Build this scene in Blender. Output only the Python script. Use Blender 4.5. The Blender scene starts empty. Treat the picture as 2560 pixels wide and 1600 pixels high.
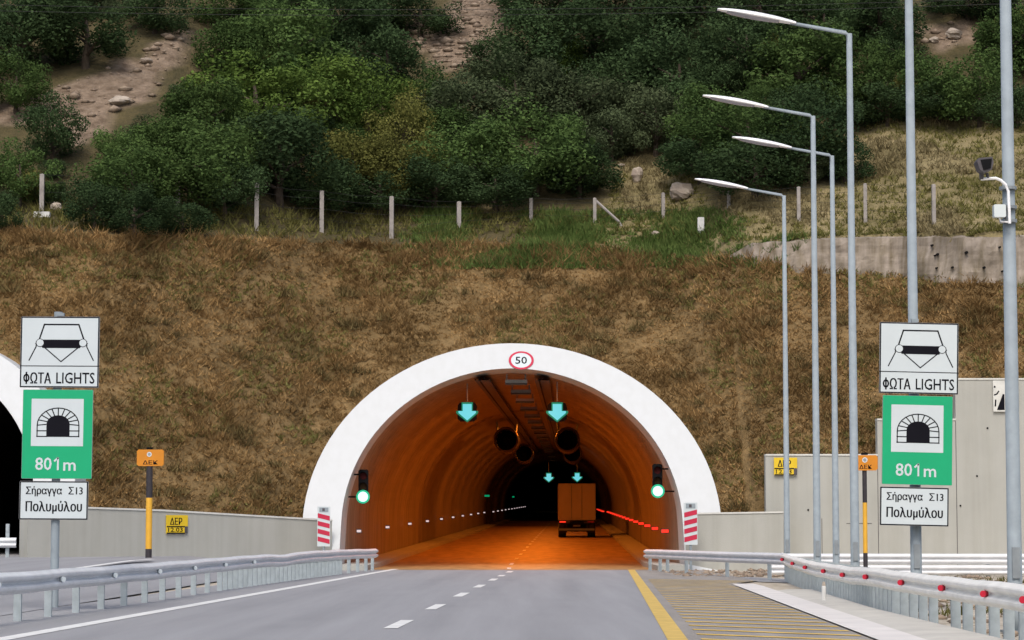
import bpy, math, random
import numpy as np
from mathutils import Vector, Matrix, noise

random.seed(7)
rng = np.random.default_rng(11)
S = bpy.context.scene
COL = S.collection
R = math.radians

# ------------------------------------------------------------------ camera
F = 6400.0                       # focal length in photo pixels (photo 2560 wide)
PITCH = math.atan(535 / F)
CAMZ = 1.25
cam_d = bpy.data.cameras.new('camera')
cam_d.sensor_width = 36.0
cam_d.lens = 36.0 * F / 2560
cam_d.clip_start = 0.3
cam_d.clip_end = 4000
cam = bpy.data.objects.new('camera', cam_d)
cam.location = (0, 0, CAMZ)
cam.rotation_euler = (math.pi / 2 + PITCH, 0, 0)
COL.objects.link(cam)
S.camera = cam

# ------------------------------------------------------------------ light (bright overcast, high soft sun behind the camera)
SUN_EL, SUN_AZ = R(52), R(186)   # azimuth measured clockwise from +Y
w = bpy.data.worlds.new('World')
S.world = w
w.use_nodes = True
wn = w.node_tree
wn.nodes.clear()
wo = wn.nodes.new('ShaderNodeOutputWorld')
wb = wn.nodes.new('ShaderNodeBackground')
sky = wn.nodes.new('ShaderNodeTexSky')
sky.sky_type = 'NISHITA'
sky.sun_disc = False
sky.sun_elevation = SUN_EL
sky.sun_rotation = SUN_AZ
sky.air_density = 1.0
sky.dust_density = 4.0
sky.ozone_density = 1.0
wb.inputs['Strength'].default_value = 0.15
wn.links.new(sky.outputs[0], wb.inputs[0])
wn.links.new(wb.outputs[0], wo.inputs[0])
sd = bpy.data.lights.new('sun', 'SUN')
sd.energy = 1.5
sd.angle = R(22)
sd.color = (1.0, 0.96, 0.90)
so = bpy.data.objects.new('sun', sd)
so.rotation_euler = (math.pi / 2 - SUN_EL, 0, math.pi - SUN_AZ)
COL.objects.link(so)
S.view_settings.view_transform = 'Standard'
S.view_settings.look = 'None'
S.view_settings.gamma = 1.0
S.view_settings.exposure = 0.15
S.render.engine = 'CYCLES'
S.cycles.use_denoising = True
S.cycles.max_bounces = 6
S.cycles.diffuse_bounces = 3
S.cycles.glossy_bounces = 3
S.cycles.transparent_max_bounces = 4
S.cycles.sample_clamp_indirect = 6.0
S.cycles.caustics_reflective = False
S.cycles.caustics_refractive = False

CP, SP = math.cos(PITCH), math.sin(PITCH)
def ray(px, py):
    a = (px - 1280) / F
    b = (800 - py) / F
    return Vector((a, CP - b * SP, SP + b * CP))
def at(px, py, Y):                        # photo pixel -> point at distance Y
    d = ray(px, py)
    t = Y / d.y
    return Vector((d.x * t, Y, CAMZ + d.z * t))

# ------------------------------------------------------------------ materials
def srgb(r, g, b):
    f = lambda c: (c / 255 / 12.92) if c / 255 <= 0.04045 else ((c / 255 + 0.055) / 1.055) ** 2.4
    return (f(r), f(g), f(b))

def mat(name, col, rough=0.6, metal=0.0, var=0.15, scale=3.0, bump=0.0, bscale=40.0, stretch=(1, 1, 1), col2=None, spec=0.4, streak=0.0):
    """principled material with noise colour variation and optional bump / vertical streaks"""
    m = bpy.data.materials.new(name)
    m.use_nodes = True
    nt = m.node_tree
    N, L = nt.nodes, nt.links
    p = N['Principled BSDF']
    p.inputs['Roughness'].default_value = rough
    p.inputs['Metallic'].default_value = metal
    p.inputs['Specular IOR Level'].default_value = spec
    tc = N.new('ShaderNodeTexCoord')
    geo = N.new('ShaderNodeNewGeometry')
    mp = N.new('ShaderNodeMapping')
    mp.inputs['Scale'].default_value = stretch
    L.new(geo.outputs['Position'], mp.inputs[0])
    nz = N.new('ShaderNodeTexNoise')
    nz.inputs['Scale'].default_value = scale
    nz.inputs['Detail'].default_value = 6
    nz.inputs['Roughness'].default_value = 0.6
    L.new(mp.outputs[0], nz.inputs['Vector'])
    ramp = N.new('ShaderNodeValToRGB')
    c2 = col2 or tuple(c * (1 - var) for c in col)
    c1 = col if col2 else tuple(min(1, c * (1 + var)) for c in col)
    ramp.color_ramp.elements[0].position = 0.32
    ramp.color_ramp.elements[1].position = 0.68
    ramp.color_ramp.elements[0].color = (*c2, 1)
    ramp.color_ramp.elements[1].color = (*c1, 1)
    L.new(nz.outputs['Fac'], ramp.inputs[0])
    out = ramp.outputs[0]
    if streak:
        mp2 = N.new('ShaderNodeMapping')
        mp2.inputs['Scale'].default_value = (2.2, 2.2, 0.10)
        L.new(geo.outputs['Position'], mp2.inputs[0])
        n2 = N.new('ShaderNodeTexNoise')
        n2.inputs['Scale'].default_value = 1.6
        n2.inputs['Detail'].default_value = 5
        L.new(mp2.outputs[0], n2.inputs['Vector'])
        r2 = N.new('ShaderNodeValToRGB')
        r2.color_ramp.elements[0].position = 0.35
        r2.color_ramp.elements[1].position = 0.62
        r2.color_ramp.elements[0].color = (1 - streak, 1 - streak * 1.05, 1 - streak * 1.25, 1)
        r2.color_ramp.elements[1].color = (1, 1, 1, 1)
        L.new(n2.outputs['Fac'], r2.inputs[0])
        mx = N.new('ShaderNodeMix')
        mx.data_type = 'RGBA'
        mx.blend_type = 'MULTIPLY'
        mx.inputs[0].default_value = 1
        L.new(out, mx.inputs[6])
        L.new(r2.outputs[0], mx.inputs[7])
        out = mx.outputs[2]
    L.new(out, p.inputs['Base Color'])
    if bump:
        nb = N.new('ShaderNodeTexNoise')
        nb.inputs['Scale'].default_value = bscale
        nb.inputs['Detail'].default_value = 4
        L.new(geo.outputs['Position'], nb.inputs['Vector'])
        bp = N.new('ShaderNodeBump')
        bp.inputs['Strength'].default_value = bump
        bp.inputs['Distance'].default_value = 0.03
        L.new(nb.outputs['Fac'], bp.inputs['Height'])
        L.new(bp.outputs[0], p.inputs['Normal'])
    return m

def emit(name, col, strength):
    m = bpy.data.materials.new(name)
    m.use_nodes = True
    p = m.node_tree.nodes['Principled BSDF']
    p.inputs['Base Color'].default_value = (*[c * 0.3 for c in col], 1)
    p.inputs['Emission Color'].default_value = (*col, 1)
    p.inputs['Emission Strength'].default_value = strength
    return m

def leafmat(name, dark, light, transl=0.2, patch=0.25, isl=0.45, pat=0.55):
    """foliage: colour varies per leaf, per plant and in loose patches"""
    m = bpy.data.materials.new(name)
    m.use_nodes = True
    nt = m.node_tree
    N, L = nt.nodes, nt.links
    N.clear()
    o = N.new('ShaderNodeOutputMaterial')
    geo = N.new('ShaderNodeNewGeometry')
    oi = N.new('ShaderNodeObjectInfo')
    nz = N.new('ShaderNodeTexNoise')
    nz.inputs['Scale'].default_value = patch
    nz.inputs['Detail'].default_value = 4
    L.new(geo.outputs['Position'], nz.inputs['Vector'])
    a = N.new('ShaderNodeMath'); a.operation = 'MULTIPLY_ADD'
    L.new(geo.outputs['Random Per Island'], a.inputs[0])
    a.inputs[1].default_value = isl
    b = N.new('ShaderNodeMapRange')
    b.inputs[1].default_value = 0.3; b.inputs[2].default_value = 0.7
    b.inputs[3].default_value = 0.0; b.inputs[4].default_value = pat
    L.new(nz.outputs['Fac'], b.inputs[0])
    L.new(b.outputs[0], a.inputs[2])
    mx = N.new('ShaderNodeMix'); mx.data_type = 'RGBA'
    mx.inputs[6].default_value = (*dark, 1)
    mx.inputs[7].default_value = (*light, 1)
    L.new(a.outputs[0], mx.inputs[0])
    hs = N.new('ShaderNodeHueSaturation')
    v = N.new('ShaderNodeMapRange')
    v.inputs[3].default_value = 0.75; v.inputs[4].default_value = 1.25
    L.new(oi.outputs['Random'], v.inputs[0])
    L.new(v.outputs[0], hs.inputs['Value'])
    L.new(mx.outputs[2], hs.inputs['Color'])
    d = N.new('ShaderNodeBsdfDiffuse')
    t = N.new('ShaderNodeBsdfTranslucent')
    L.new(hs.outputs[0], d.inputs[0]); L.new(hs.outputs[0], t.inputs[0])
    ms = N.new('ShaderNodeMixShader'); ms.inputs[0].default_value = transl
    L.new(d.outputs[0], ms.inputs[1]); L.new(t.outputs[0], ms.inputs[2])
    L.new(ms.outputs[0], o.inputs[0])
    return m

M = {}
M['asphalt'] = mat('asphalt', (0.29, 0.29, 0.30), 0.75, var=0.08, scale=0.5, stretch=(3.5, 0.12, 1), bump=0.3, bscale=60, spec=0.3)
def wear(m):                               # wheel tracks and fine grain on the carriageway
    nt = m.node_tree; N, L = nt.nodes, nt.links
    p = N['Principled BSDF']; src = p.inputs['Base Color'].links[0].from_socket
    geo = N.new('ShaderNodeNewGeometry'); sx = N.new('ShaderNodeSeparateXYZ'); L.new(geo.outputs['Position'], sx.inputs[0])
    def mt(op, a, b=None):
        n_ = N.new('ShaderNodeMath'); n_.operation = op
        for i, q in enumerate((a, b)):
            if q is None: continue
            if isinstance(q, (int, float)): n_.inputs[i].default_value = q
            else: L.new(q, n_.inputs[i])
        return n_.outputs[0]
    u = mt('SUBTRACT', sx.outputs[0], mt('MULTIPLY', sx.outputs[1], 0.0312))
    tr = mt('POWER', mt('ADD', mt('MULTIPLY', mt('COSINE', mt('MULTIPLY', mt('ADD', u, 0.55), 3.45)), 0.5), 0.5), 2.0)
    nz = N.new('ShaderNodeTexNoise'); nz.inputs['Scale'].default_value = 45; nz.inputs['Detail'].default_value = 3
    L.new(geo.outputs['Position'], nz.inputs['Vector'])
    n2 = N.new('ShaderNodeTexNoise'); n2.inputs['Scale'].default_value = 0.35; n2.inputs['Detail'].default_value = 5
    L.new(geo.outputs['Position'], n2.inputs['Vector'])
    f = mt('ADD', mt('SUBTRACT', 0.86, mt('MULTIPLY', mt('MULTIPLY', tr, n2.outputs['Fac']), 0.18)), mt('MULTIPLY', nz.outputs['Fac'], 0.36))
    mx = N.new('ShaderNodeMix'); mx.data_type = 'RGBA'; mx.blend_type = 'MULTIPLY'; mx.inputs[0].default_value = 1
    L.new(src, mx.inputs[6]); L.new(f, mx.inputs[7]); L.new(mx.outputs[2], p.inputs['Base Color'])
wear(M['asphalt'])
M['shoulder'] = mat('shoulder_asphalt', (0.29, 0.268, 0.245), 0.8, var=0.14, scale=0.7, stretch=(2.5, 0.3, 1), bump=0.3, bscale=60, spec=0.3)
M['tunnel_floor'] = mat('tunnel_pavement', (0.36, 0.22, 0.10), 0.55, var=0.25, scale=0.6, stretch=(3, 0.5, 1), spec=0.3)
M['white_line'] = mat('white_road_paint', (0.72, 0.72, 0.70), 0.6, var=0.12, scale=3)
M['yellow_line'] = mat('yellow_road_paint', (0.62, 0.43, 0.12), 0.6, var=0.15, scale=3)
M['hatch'] = mat('worn_yellow_paint', (0.66, 0.44, 0.10), 0.7, var=0.25, scale=2)
M['white_paint'] = mat('white_painted_concrete', (0.56, 0.58, 0.585), 0.6, var=0.008, scale=1.2, streak=0.035)
M['concrete'] = mat('grey_concrete', (0.41, 0.41, 0.375), 0.85, var=0.05, scale=0.7, bump=0.15, bscale=25, streak=0.08)
M['coping'] = mat('pale_coping', (0.62, 0.62, 0.58), 0.8, var=0.1, scale=3)
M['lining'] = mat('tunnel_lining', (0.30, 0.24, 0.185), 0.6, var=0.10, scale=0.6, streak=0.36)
M['gutter'] = mat('white_gutter_concrete', (0.66, 0.63, 0.60), 0.85, var=0.08, scale=1.2, bump=0.2, bscale=30)
M['kerb'] = mat('beige_kerb_concrete', (0.52, 0.50, 0.45), 0.85, var=0.1, scale=1.2, bump=0.2, bscale=30)
M['gravel'] = mat('pale_gravel', (0.62, 0.56, 0.47), 0.95, scale=2.2, bump=0.8, bscale=9, col2=(0.26, 0.21, 0.14), var=0)
M['galv'] = mat('galvanised_steel', (0.27, 0.315, 0.345), 0.65, metal=0.0, var=0.10, scale=5, spec=0.25)
M['galv_dark'] = mat('weathered_steel', (0.26, 0.29, 0.31), 0.5, metal=0.3, var=0.12, scale=5)
M['rail'] = mat('guardrail_steel', (0.70, 0.715, 0.735), 0.45, metal=0.05, var=0.08, scale=2.5)
M['rail_pale'] = mat('dusty_guardrail_steel', (0.84, 0.83, 0.79), 0.5, metal=0.0, var=0.08, scale=2.5)
M['sign_white'] = mat('reflective_white', (0.56, 0.62, 0.64), 0.45, var=0.03, scale=2)
M['sign_green'] = mat('motorway_green', (0.0, 0.36, 0.155), 0.55, var=0.04, scale=2)
M['sign_black'] = mat('sign_black', (0.010, 0.010, 0.014), 0.9, var=0.1, scale=2, spec=0.05)
M['sign_back'] = mat('aluminium_back', (0.35, 0.36, 0.37), 0.5, metal=0.5, var=0.05)
M['red'] = mat('reflective_red', (0.50, 0.02, 0.06), 0.4, var=0.08, scale=4)
M['red_reflector'] = mat('red_reflector', (0.55, 0.02, 0.045), 0.3, var=0.05, scale=4)
M['orange'] = mat('orange_plate', (0.60, 0.22, 0.012), 0.5, var=0.06, scale=3)
M['orange_pole'] = mat('yellow_pole_paint', (0.74, 0.40, 0.04), 0.5, var=0.06, scale=3)
M['dark_pole'] = mat('dark_pole_paint', (0.035, 0.03, 0.035), 0.6, var=0.2, scale=8)
M['yellow'] = mat('yellow_plate', (0.72, 0.50, 0.02), 0.5, var=0.06, scale=3)
M['black'] = mat('black_housing', (0.008, 0.008, 0.009), 0.8, var=0.2, spec=0.1)
M['dark_grey'] = mat('dark_grey_casing', (0.075, 0.068, 0.075), 0.6, var=0.15, scale=6)
M['box_white'] = mat('pale_grey_box', (0.60, 0.66, 0.66), 0.5, var=0.04)
M['post_steel'] = mat('post_steel', (0.36, 0.41, 0.43), 0.6, var=0.12, scale=6, spec=0.25)
M['fence'] = mat('weathered_concrete_post', (0.31, 0.285, 0.265), 0.9, var=0.18, scale=5)
M['fence_white'] = mat('pale_concrete', (0.62, 0.62, 0.60), 0.9, var=0.12, scale=5)
M['wire'] = mat('fence_wire', (0.05, 0.05, 0.05), 0.9, spec=0.05)
M['rock'] = mat('limestone', (0.46, 0.40, 0.33), 0.95, scale=1.6, col2=(0.26, 0.21, 0.17), var=0, bump=0.7, bscale=5)
M['stone'] = mat('scree_stone', (0.36, 0.285, 0.21), 0.95, scale=2.0, col2=(0.18, 0.13, 0.095), var=0, bump=0.5, bscale=6)
M['shotcrete'] = mat('sprayed_concrete', (0.38, 0.325, 0.27), 0.95, scale=0.8, col2=(0.19, 0.16, 0.13), var=0, bump=1.0, bscale=3, streak=0.45)
M['truck_white'] = mat('truck_box_panel', (0.56, 0.50, 0.43), 0.45, var=0.06, scale=1)
M['rubber'] = mat('tyre_rubber', (0.02, 0.02, 0.02), 0.8)
M['bark'] = mat('bark', (0.06, 0.045, 0.032), 0.95, var=0.3, scale=6, bump=0.5, bscale=14)
M['fan'] = mat('fan_casing', (0.07, 0.05, 0.04), 0.45, metal=0.4)
M['lamp_body'] = mat('lamp_body', (0.92, 0.92, 0.93), 0.35, metal=0.15, var=0.03)
M['lamp_glass'] = mat('lamp_glass', (0.35, 0.34, 0.38), 0.25, var=0.05)
M['em_green'] = emit('green_signal_lens', (0.58, 1.0, 0.86), 1.2)
M['em_green_rim'] = emit('green_signal_rim', (0.0, 0.55, 0.28), 0.6)
M['em_cyan'] = emit('cyan_arrow_lamps', (0.13, 0.60, 0.69), 0.95)
M['em_teal'] = emit('teal_arrow_glow', (0.0, 0.30, 0.16), 0.5)
M['em_red'] = emit('red_marker_lamp', (1.0, 0.035, 0.015), 1.1)
M['em_white'] = emit('white_marker_lamp', (0.9, 0.72, 0.72), 0.75)
M['em_exit'] = emit('green_exit_sign', (0.0, 0.45, 0.18), 0.6)
M['em_sodium'] = emit('sodium_lens', (1.0, 0.45, 0.10), 1.2)
M['dark_red'] = mat('unlit_red_lens', (0.04, 0.004, 0.004), 0.6, spec=0.1)
M['dark_amber'] = mat('unlit_amber_lens', (0.03, 0.014, 0.004), 0.6, spec=0.1)

LEAF = [
    leafmat('leaf_dark', (0.021, 0.040, 0.019), (0.076, 0.120, 0.048), 0.25),
    leafmat('leaf_mid', (0.031, 0.059, 0.020), (0.108, 0.168, 0.050), 0.25),
    leafmat('leaf_bright', (0.044, 0.080, 0.019), (0.150, 0.220, 0.050), 0.25),
    leafmat('leaf_grey', (0.036, 0.052, 0.026), (0.110, 0.138, 0.068), 0.25),
    leafmat('leaf_olive', (0.062, 0.072, 0.019), (0.190, 0.185, 0.055), 0.25),
]
M['dry'] = leafmat('dry_grass_blade', (0.120, 0.073, 0.029), (0.49, 0.318, 0.140), 0.15, patch=0.42, isl=0.36, pat=0.72)
M['twig'] = leafmat('twiggy_weed_blade', (0.055, 0.040, 0.020), (0.26, 0.20, 0.085), 0.15, patch=0.3, isl=0.4, pat=0.6)
M['straw'] = leafmat('straw_grass_blade', (0.14, 0.112, 0.052), (0.36, 0.30, 0.165), 0.15, patch=0.5)
M['green_blade'] = leafmat('green_grass_blade', (0.055, 0.100, 0.022), (0.18, 0.24, 0.075), 0.2, patch=0.6)
M['weed'] = leafmat('olive_weed_blade', (0.075, 0.078, 0.022), (0.23, 0.21, 0.075), 0.2, patch=0.6)

# ------------------------------------------------------------------ mesh builder
class MB:
    def __init__(s):
        s.v, s.f, s.m, s.slots = [], [], [], []
    def slot(s, m):
        if m not in s.slots:
            s.slots.append(m)
        return s.slots.index(m)
    def add(s, verts, faces, m, X=None):
        o = len(s.v)
        for v in verts:
            v = Vector(v)
            s.v.append(X @ v if X else v)
        k = s.slot(m)
        for f in faces:
            s.f.append([i + o for i in f]); s.m.append(k)
    def box(s, c, d, m, X=None, bev=0.0):
        x, y, z = [q / 2 for q in d]
        if bev <= 0:
            vs = [(c[0] + i * x, c[1] + j * y, c[2] + k * z) for i in (-1, 1) for j in (-1, 1) for k in (-1, 1)]
            fs = [(0, 1, 3, 2), (4, 6, 7, 5), (0, 4, 5, 1), (2, 3, 7, 6), (0, 2, 6, 4), (1, 5, 7, 3)]
            s.add(vs, fs, m, X)
        else:                                  # chamfered in the x/z plane, extruded in y
            b = bev
            ring = [(-x + b, -z), (x - b, -z), (x, -z + b), (x, z - b), (x - b, z), (-x + b, z), (-x, z - b), (-x, -z + b)]
            s.prism([(c[0] + a, c[2] + q) for a, q in ring], c[1] - y, c[1] + y, m, X)
    def prism(s, poly, y0, y1, m, X=None):     # x/z polygon (counter-clockwise seen from -y) extruded along y
        n = len(poly)
        vs = [(a, y0, b) for a, b in poly] + [(a, y1, b) for a, b in poly]
        fs = [list(range(n)), list(range(2 * n - 1, n - 1, -1))]
        fs += [(i, i + n, (i + 1) % n + n, (i + 1) % n) for i in range(n)]
        s.add(vs, fs, m, X)
    def tube(s, pts, r, m, n=10, caps=True):
        pts = [Vector(p) for p in pts]
        rs = r if isinstance(r, (list, tuple)) else [r] * len(pts)
        vs, fs = [], []
        for i, p in enumerate(pts):
            d = (pts[min(i + 1, len(pts) - 1)] - pts[max(i - 1, 0)]).normalized()
            up = Vector((0, 0, 1)) if abs(d.z) < 0.9 else Vector((0, 1, 0))
            a = d.cross(up).normalized(); b = a.cross(d)
            for k in range(n):
                t = 2 * math.pi * k / n
                vs.append(p + (a * math.cos(t) + b * math.sin(t)) * rs[i])
        for i in range(len(pts) - 1):
            for k in range(n):
                fs.append((i * n + k, i * n + (k + 1) % n, (i + 1) * n + (k + 1) % n, (i + 1) * n + k))
        if caps:
            fs.append(list(range(n))[::-1]); fs.append([(len(pts) - 1) * n + k for k in range(n)])
        s.add(vs, fs, m)
    def text(s, body, x0, x1, z0, z1, y, m, X=None):   # flat lettering fitted in x0..x1, z0..z1 on the plane y, facing -y
        c = bpy.data.curves.new('lettering', 'FONT')
        c.body = body; c.resolution_u = 2; c.offset = 0.012 if body.isascii() else 0.0
        o = bpy.data.objects.new('lettering', c)
        COL.objects.link(o)
        dg = bpy.context.evaluated_depsgraph_get()
        me = bpy.data.meshes.new_from_object(o.evaluated_get(dg))
        vs = [v.co.copy() for v in me.vertices]
        fs = [list(p.vertices) for p in me.polygons]
        bpy.data.objects.remove(o); bpy.data.curves.remove(c); bpy.data.meshes.remove(me)
        ax, bx = min(v.x for v in vs), max(v.x for v in vs)
        az, bz = min(v.y for v in vs), max(v.y for v in vs)
        if not body.isascii():             # a second, shifted impression thickens the Greek letters
            s.add([(x0 + (z1 - z0) * 0.05 + (v.x - ax) / (bx - ax) * (x1 - x0), y - 0.0006, z0 + (v.y - az) / (bz - az) * (z1 - z0)) for v in vs], fs, m, X)
        s.add([(x0 + (v.x - ax) / (bx - ax) * (x1 - x0), y, z0 + (v.y - az) / (bz - az) * (z1 - z0)) for v in vs], fs, m, X)
    def line(s, pts, wd, y, m, X=None):        # flat stroke on the plane y
        for (xa, za), (xb, zb) in zip(pts[:-1], pts[1:]):
            d = Vector((xb - xa, zb - za)); L = d.length
            if L < 1e-6: continue
            d /= L; n = Vector((-d.y, d.x)) * wd / 2; e = d * wd * 0.3
            s.add([(xa - e.x - n.x, y, za - e.y - n.y), (xb + e.x - n.x, y, zb + e.y - n.y), (xb + e.x + n.x, y, zb + e.y + n.y), (xa - e.x + n.x, y, za - e.y + n.y)], [(0, 1, 2, 3)], m, X)
    def disc(s, cx, cz, r, y, m, n=20, rz=None, X=None):
        s.add([(cx + r * math.cos(2 * math.pi * k / n), y, cz + (rz or r) * math.sin(2 * math.pi * k / n)) for k in range(n)], [list(range(n))], m, X)
    def ringdisc(s, cx, cz, r0, r1, y, m, n=28, X=None):
        vs = []
        for k in range(n):
            t = 2 * math.pi * k / n
            vs += [(cx + r0 * math.cos(t), y, cz + r0 * math.sin(t)), (cx + r1 * math.cos(t), y, cz + r1 * math.sin(t))]
        s.add(vs, [(2 * k, 2 * k + 1, (2 * k + 3) % (2 * n), (2 * k + 2) % (2 * n)) for k in range(n)], m, X)
    def build(s, name, parent=None, smooth=False, loc=None):
        me = bpy.data.meshes.new(name)
        vs = s.v if loc is None else [v - Vector(loc) for v in s.v]
        me.from_pydata([tuple(v) for v in vs], [], s.f)
        for m in s.slots: me.materials.append(M[m] if isinstance(m, str) else m)
        me.polygons.foreach_set('material_index', s.m)
        if smooth: me.polygons.foreach_set('use_smooth', [True] * len(s.f))
        me.update()
        o = bpy.data.objects.new(name, me)
        if loc is not None: o.location = loc
        COL.objects.link(o)
        if parent: o.parent = parent
        return o

def fastmesh(name, V, Fq, material, parent=None):      # numpy: verts (n,3), faces (k,3 or 4)
    me = bpy.data.meshes.new(name)
    n, k, c = len(V), len(Fq), Fq.shape[1]
    me.vertices.add(n); me.vertices.foreach_set('co', V.astype(np.float32).ravel())
    me.loops.add(k * c); me.loops.foreach_set('vertex_index', Fq.astype(np.int32).ravel())
    me.polygons.add(k); me.polygons.foreach_set('loop_start', np.arange(0, k * c, c, dtype=np.int32))
    me.update(calc_edges=True)
    me.materials.append(material)
    o = bpy.data.objects.new(name, me)
    COL.objects.link(o)
    if parent: o.parent = parent
    return o

def tag(o, label, cat, group=None):
    o['label'] = label; o['category'] = cat
    if group: o['group'] = group
    return o
def thing(name, label, cat, loc, rz=0, group=None):
    o = bpy.data.objects.new(name, None)
    o.empty_display_size = 0.3
    o.location = loc; o.rotation_euler = (0, 0, rz)
    COL.objects.link(o)
    return tag(o, label, cat, group)
def structure(o):
    o['kind'] = 'structure'; return o
def stuff(o):
    o['kind'] = 'stuff'; return o
def dup(o, parent=None, loc=None):
    c = o.copy()
    COL.objects.link(c)
    if parent: c.parent = parent
    if loc is not None: c.location = loc
    for ch in list(o.children):
        dup(ch, c)
    return c
ORD = ['first', 'second', 'third', 'fourth', 'fifth', 'sixth', 'seventh', 'eighth', 'ninth', 'tenth', 'eleventh', 'twelfth', 'thirteenth',
       'fourteenth', 'fifteenth', 'sixteenth', 'seventeenth', 'eighteenth', 'nineteenth', 'twentieth', 'twenty-first', 'twenty-second', 'twenty-third', 'twenty-fourth']
def nrm(*a): return noise.noise(Vector(a))
def lerp(x, pts):
    if x <= pts[0][0]: return pts[0][1]
    for (a, p), (b, q) in zip(pts[:-1], pts[1:]):
        if x <= b: return p + (q - p) * (x - a) / (b - a)
    return pts[-1][1]

# ------------------------------------------------------------------ terrain functions
TA, TB, TZ = 6.08, 5.73, 1.74           # inner half width, rise and spring height of the bore
OA, OB = 7.46, 6.74                     # outside of the portal ring
FACE = 0.84                             # the portal face leans back with the slope
PORT = [(0.0, 90.0, 0.0), (-21.9, 83.0, 0.05)]      # x, Y at the foot, ground level of both portals

def y0(x):                              # foot of the cut slope
    return lerp(x, [(-15.5, 84.0), (-7.3, 92.0), (6.5, 92.0), (9.5, 88.6), (15, 88.0), (17, 86.0), (40, 85.0)])
def wallY(x):                           # nothing of the slope may come in front of the retaining walls
    return lerp(x, [(-15.5, 83.6), (-7.3, 91.0), (7.3, 90.5), (8.6, 91.7), (60, 91.7)])
CRESTPX = [(-400, 570), (0, 572), (300, 585), (640, 600), (980, 612), (1150, 608), (1490, 620), (1750, 640), (1860, 645), (2000, 668), (2560, 705), (3000, 715)]
_zc = {}
def crest(x):                           # height of the crest over x, so that it shows where the photo has it
    k = round(x, 1)
    if k not in _zc:
        z = 13.0
        for _ in range(12):
            Y = y0(x) + 0.95 * z
            px = 1280 + F * x / Y
            py = lerp(px, CRESTPX)
            z = CAMZ + (1335 - py) / F * Y * 1.0
        _zc[k] = z
    return _zc[k]
def band(x):                            # height of the rock band above the crest on the right
    return lerp(x, [(8.6, 0.0), (9.5, 0.72), (11.5, 1.18), (15, 1.52), (20, 1.85), (40, 2.1)])
def hill(x, Y):
    zc = crest(x); yc = y0(x) + 0.95 * zc
    if Y <= yc:
        return (Y - y0(x)) / 0.95
    d = Y - yc
    z = zc + band(x) * min(1, d / 0.5) + 0.22 * min(d, 3.0)
    e = max(0, d - 3.0)
    sl = lerp(x, [(9, 0.62), (15, 0.46)])
    z += sl * min(e, 14) + 0.62 * max(0, e - 14)
    f = min(1, d / 3.0)
    z += f * (0.9 * nrm(x * 0.11, Y * 0.11, 3.1) + 0.28 * nrm(x * 0.45, Y * 0.45, 9.0))
    return z
def hit(px, py):                        # where the sight line of a photo pixel meets the hill above the crest
    d = ray(px, py)
    Y = 84.0
    while Y < 330:
        t = Y / d.y
        if CAMZ + d.z * t <= hill(d.x * t, Y): break
        Y += 0.25
    t = Y / d.y
    return Vector((d.x * t, Y, hill(d.x * t, Y)))
def inpoly(x, y, P):
    c = False; n = len(P)
    for i in range(n):
        (x1, y1), (x2, y2) = P[i], P[(i + 1) % n]
        if (y1 > y) != (y2 > y) and x < (x2 - x1) * (y - y1) / (y2 - y1) + x1: c = not c
    return c
def pix(p):
    q = Vector(p) - Vector((0, 0, CAMZ))
    f = q.y * CP + q.z * SP; u = -q.y * SP + q.z * CP
    return 1280 + F * q.x / f, 800 - F * u / f
SCREE = [[(-60, 280), (40, 255), (190, 205), (330, 150), (430, 80), (485, 70), (480, 130), (410, 200), (385, 250), (260, 290), (230, 360), (190, 365), (120, 300), (-60, 330)],
         [(990, 70), (1120, 70), (1150, -40), (1290, -40), (1255, 70), (1225, 130), (1200, 175), (1130, 180), (1040, 120)],
         [(2330, 60), (2420, 50), (2440, 100), (2360, 130), (2310, 110)]]
MEADOW = [(2120, 345), (2220, 300), (2400, 305), (2900, 330), (2900, 640), (1400, 620), (1500, 540), (1560, 400), (1720, 430), (1760, 500), (2040, 490), (2160, 430)]

# ------------------------------------------------------------------ setting: ground, roads
g = MB()
g.add([(-700, -400, -0.03), (700, -400, -0.03), (700, 92.3, -0.03), (-700, 92.3, -0.03)], [(0, 1, 2, 3)], 'gravel')
structure(g.build('ground'))

def lx(Y): return -6.08 + 0.0315 * (Y - 30.4)       # left white edge line
def rx(Y): return 1.95 + 0.0372 * (Y - 30.2)        # yellow edge line
def cx(Y): return -1.62 + 0.0302 * (Y - 34.0)       # dashed centre line
def strip(mb, fa, fb, Y0, Y1, z, m, n=24):
    vs, fs = [], []
    for i in range(n + 1):
        Y = Y0 + (Y1 - Y0) * i / n
        vs += [(fa(Y), Y, z(Y) if callable(z) else z), (fb(Y), Y, z(Y) if callable(z) else z)]
    for i in range(n): fs.append((2 * i, 2 * i + 1, 2 * i + 3, 2 * i + 2))
    mb.add(vs, fs, m)
g = MB()
strip(g, lambda Y: lx(Y) - 2.2, lambda Y: rx(Y), -120, 90.0, 0.0, 'asphalt')
structure(g.build('road'))
g = MB()
def ga(Y): return lerp(Y, [(20, 3.87), (30.2, 4.28), (64.5, 5.47), (69, 6.6), (90, 6.6)])   # edge of the gutter
strip(g, rx, ga, -120, 90.0, 0.0, 'shoulder', 80)
structure(g.build('road_shoulder'))
g = MB()
strip(g, lambda Y: lx(Y) - 0.13, lambda Y: lx(Y) + 0.13, -100, 91.5, 0.006, 'white_line')
structure(g.build('road_edge_line'))
g = MB()
strip(g, lambda Y: rx(Y) - 0.12, lambda Y: rx(Y) + 0.12, -100, 89.9, 0.006, 'yellow_line')
structure(g.build('yellow_edge_line'))
g = MB()
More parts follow.
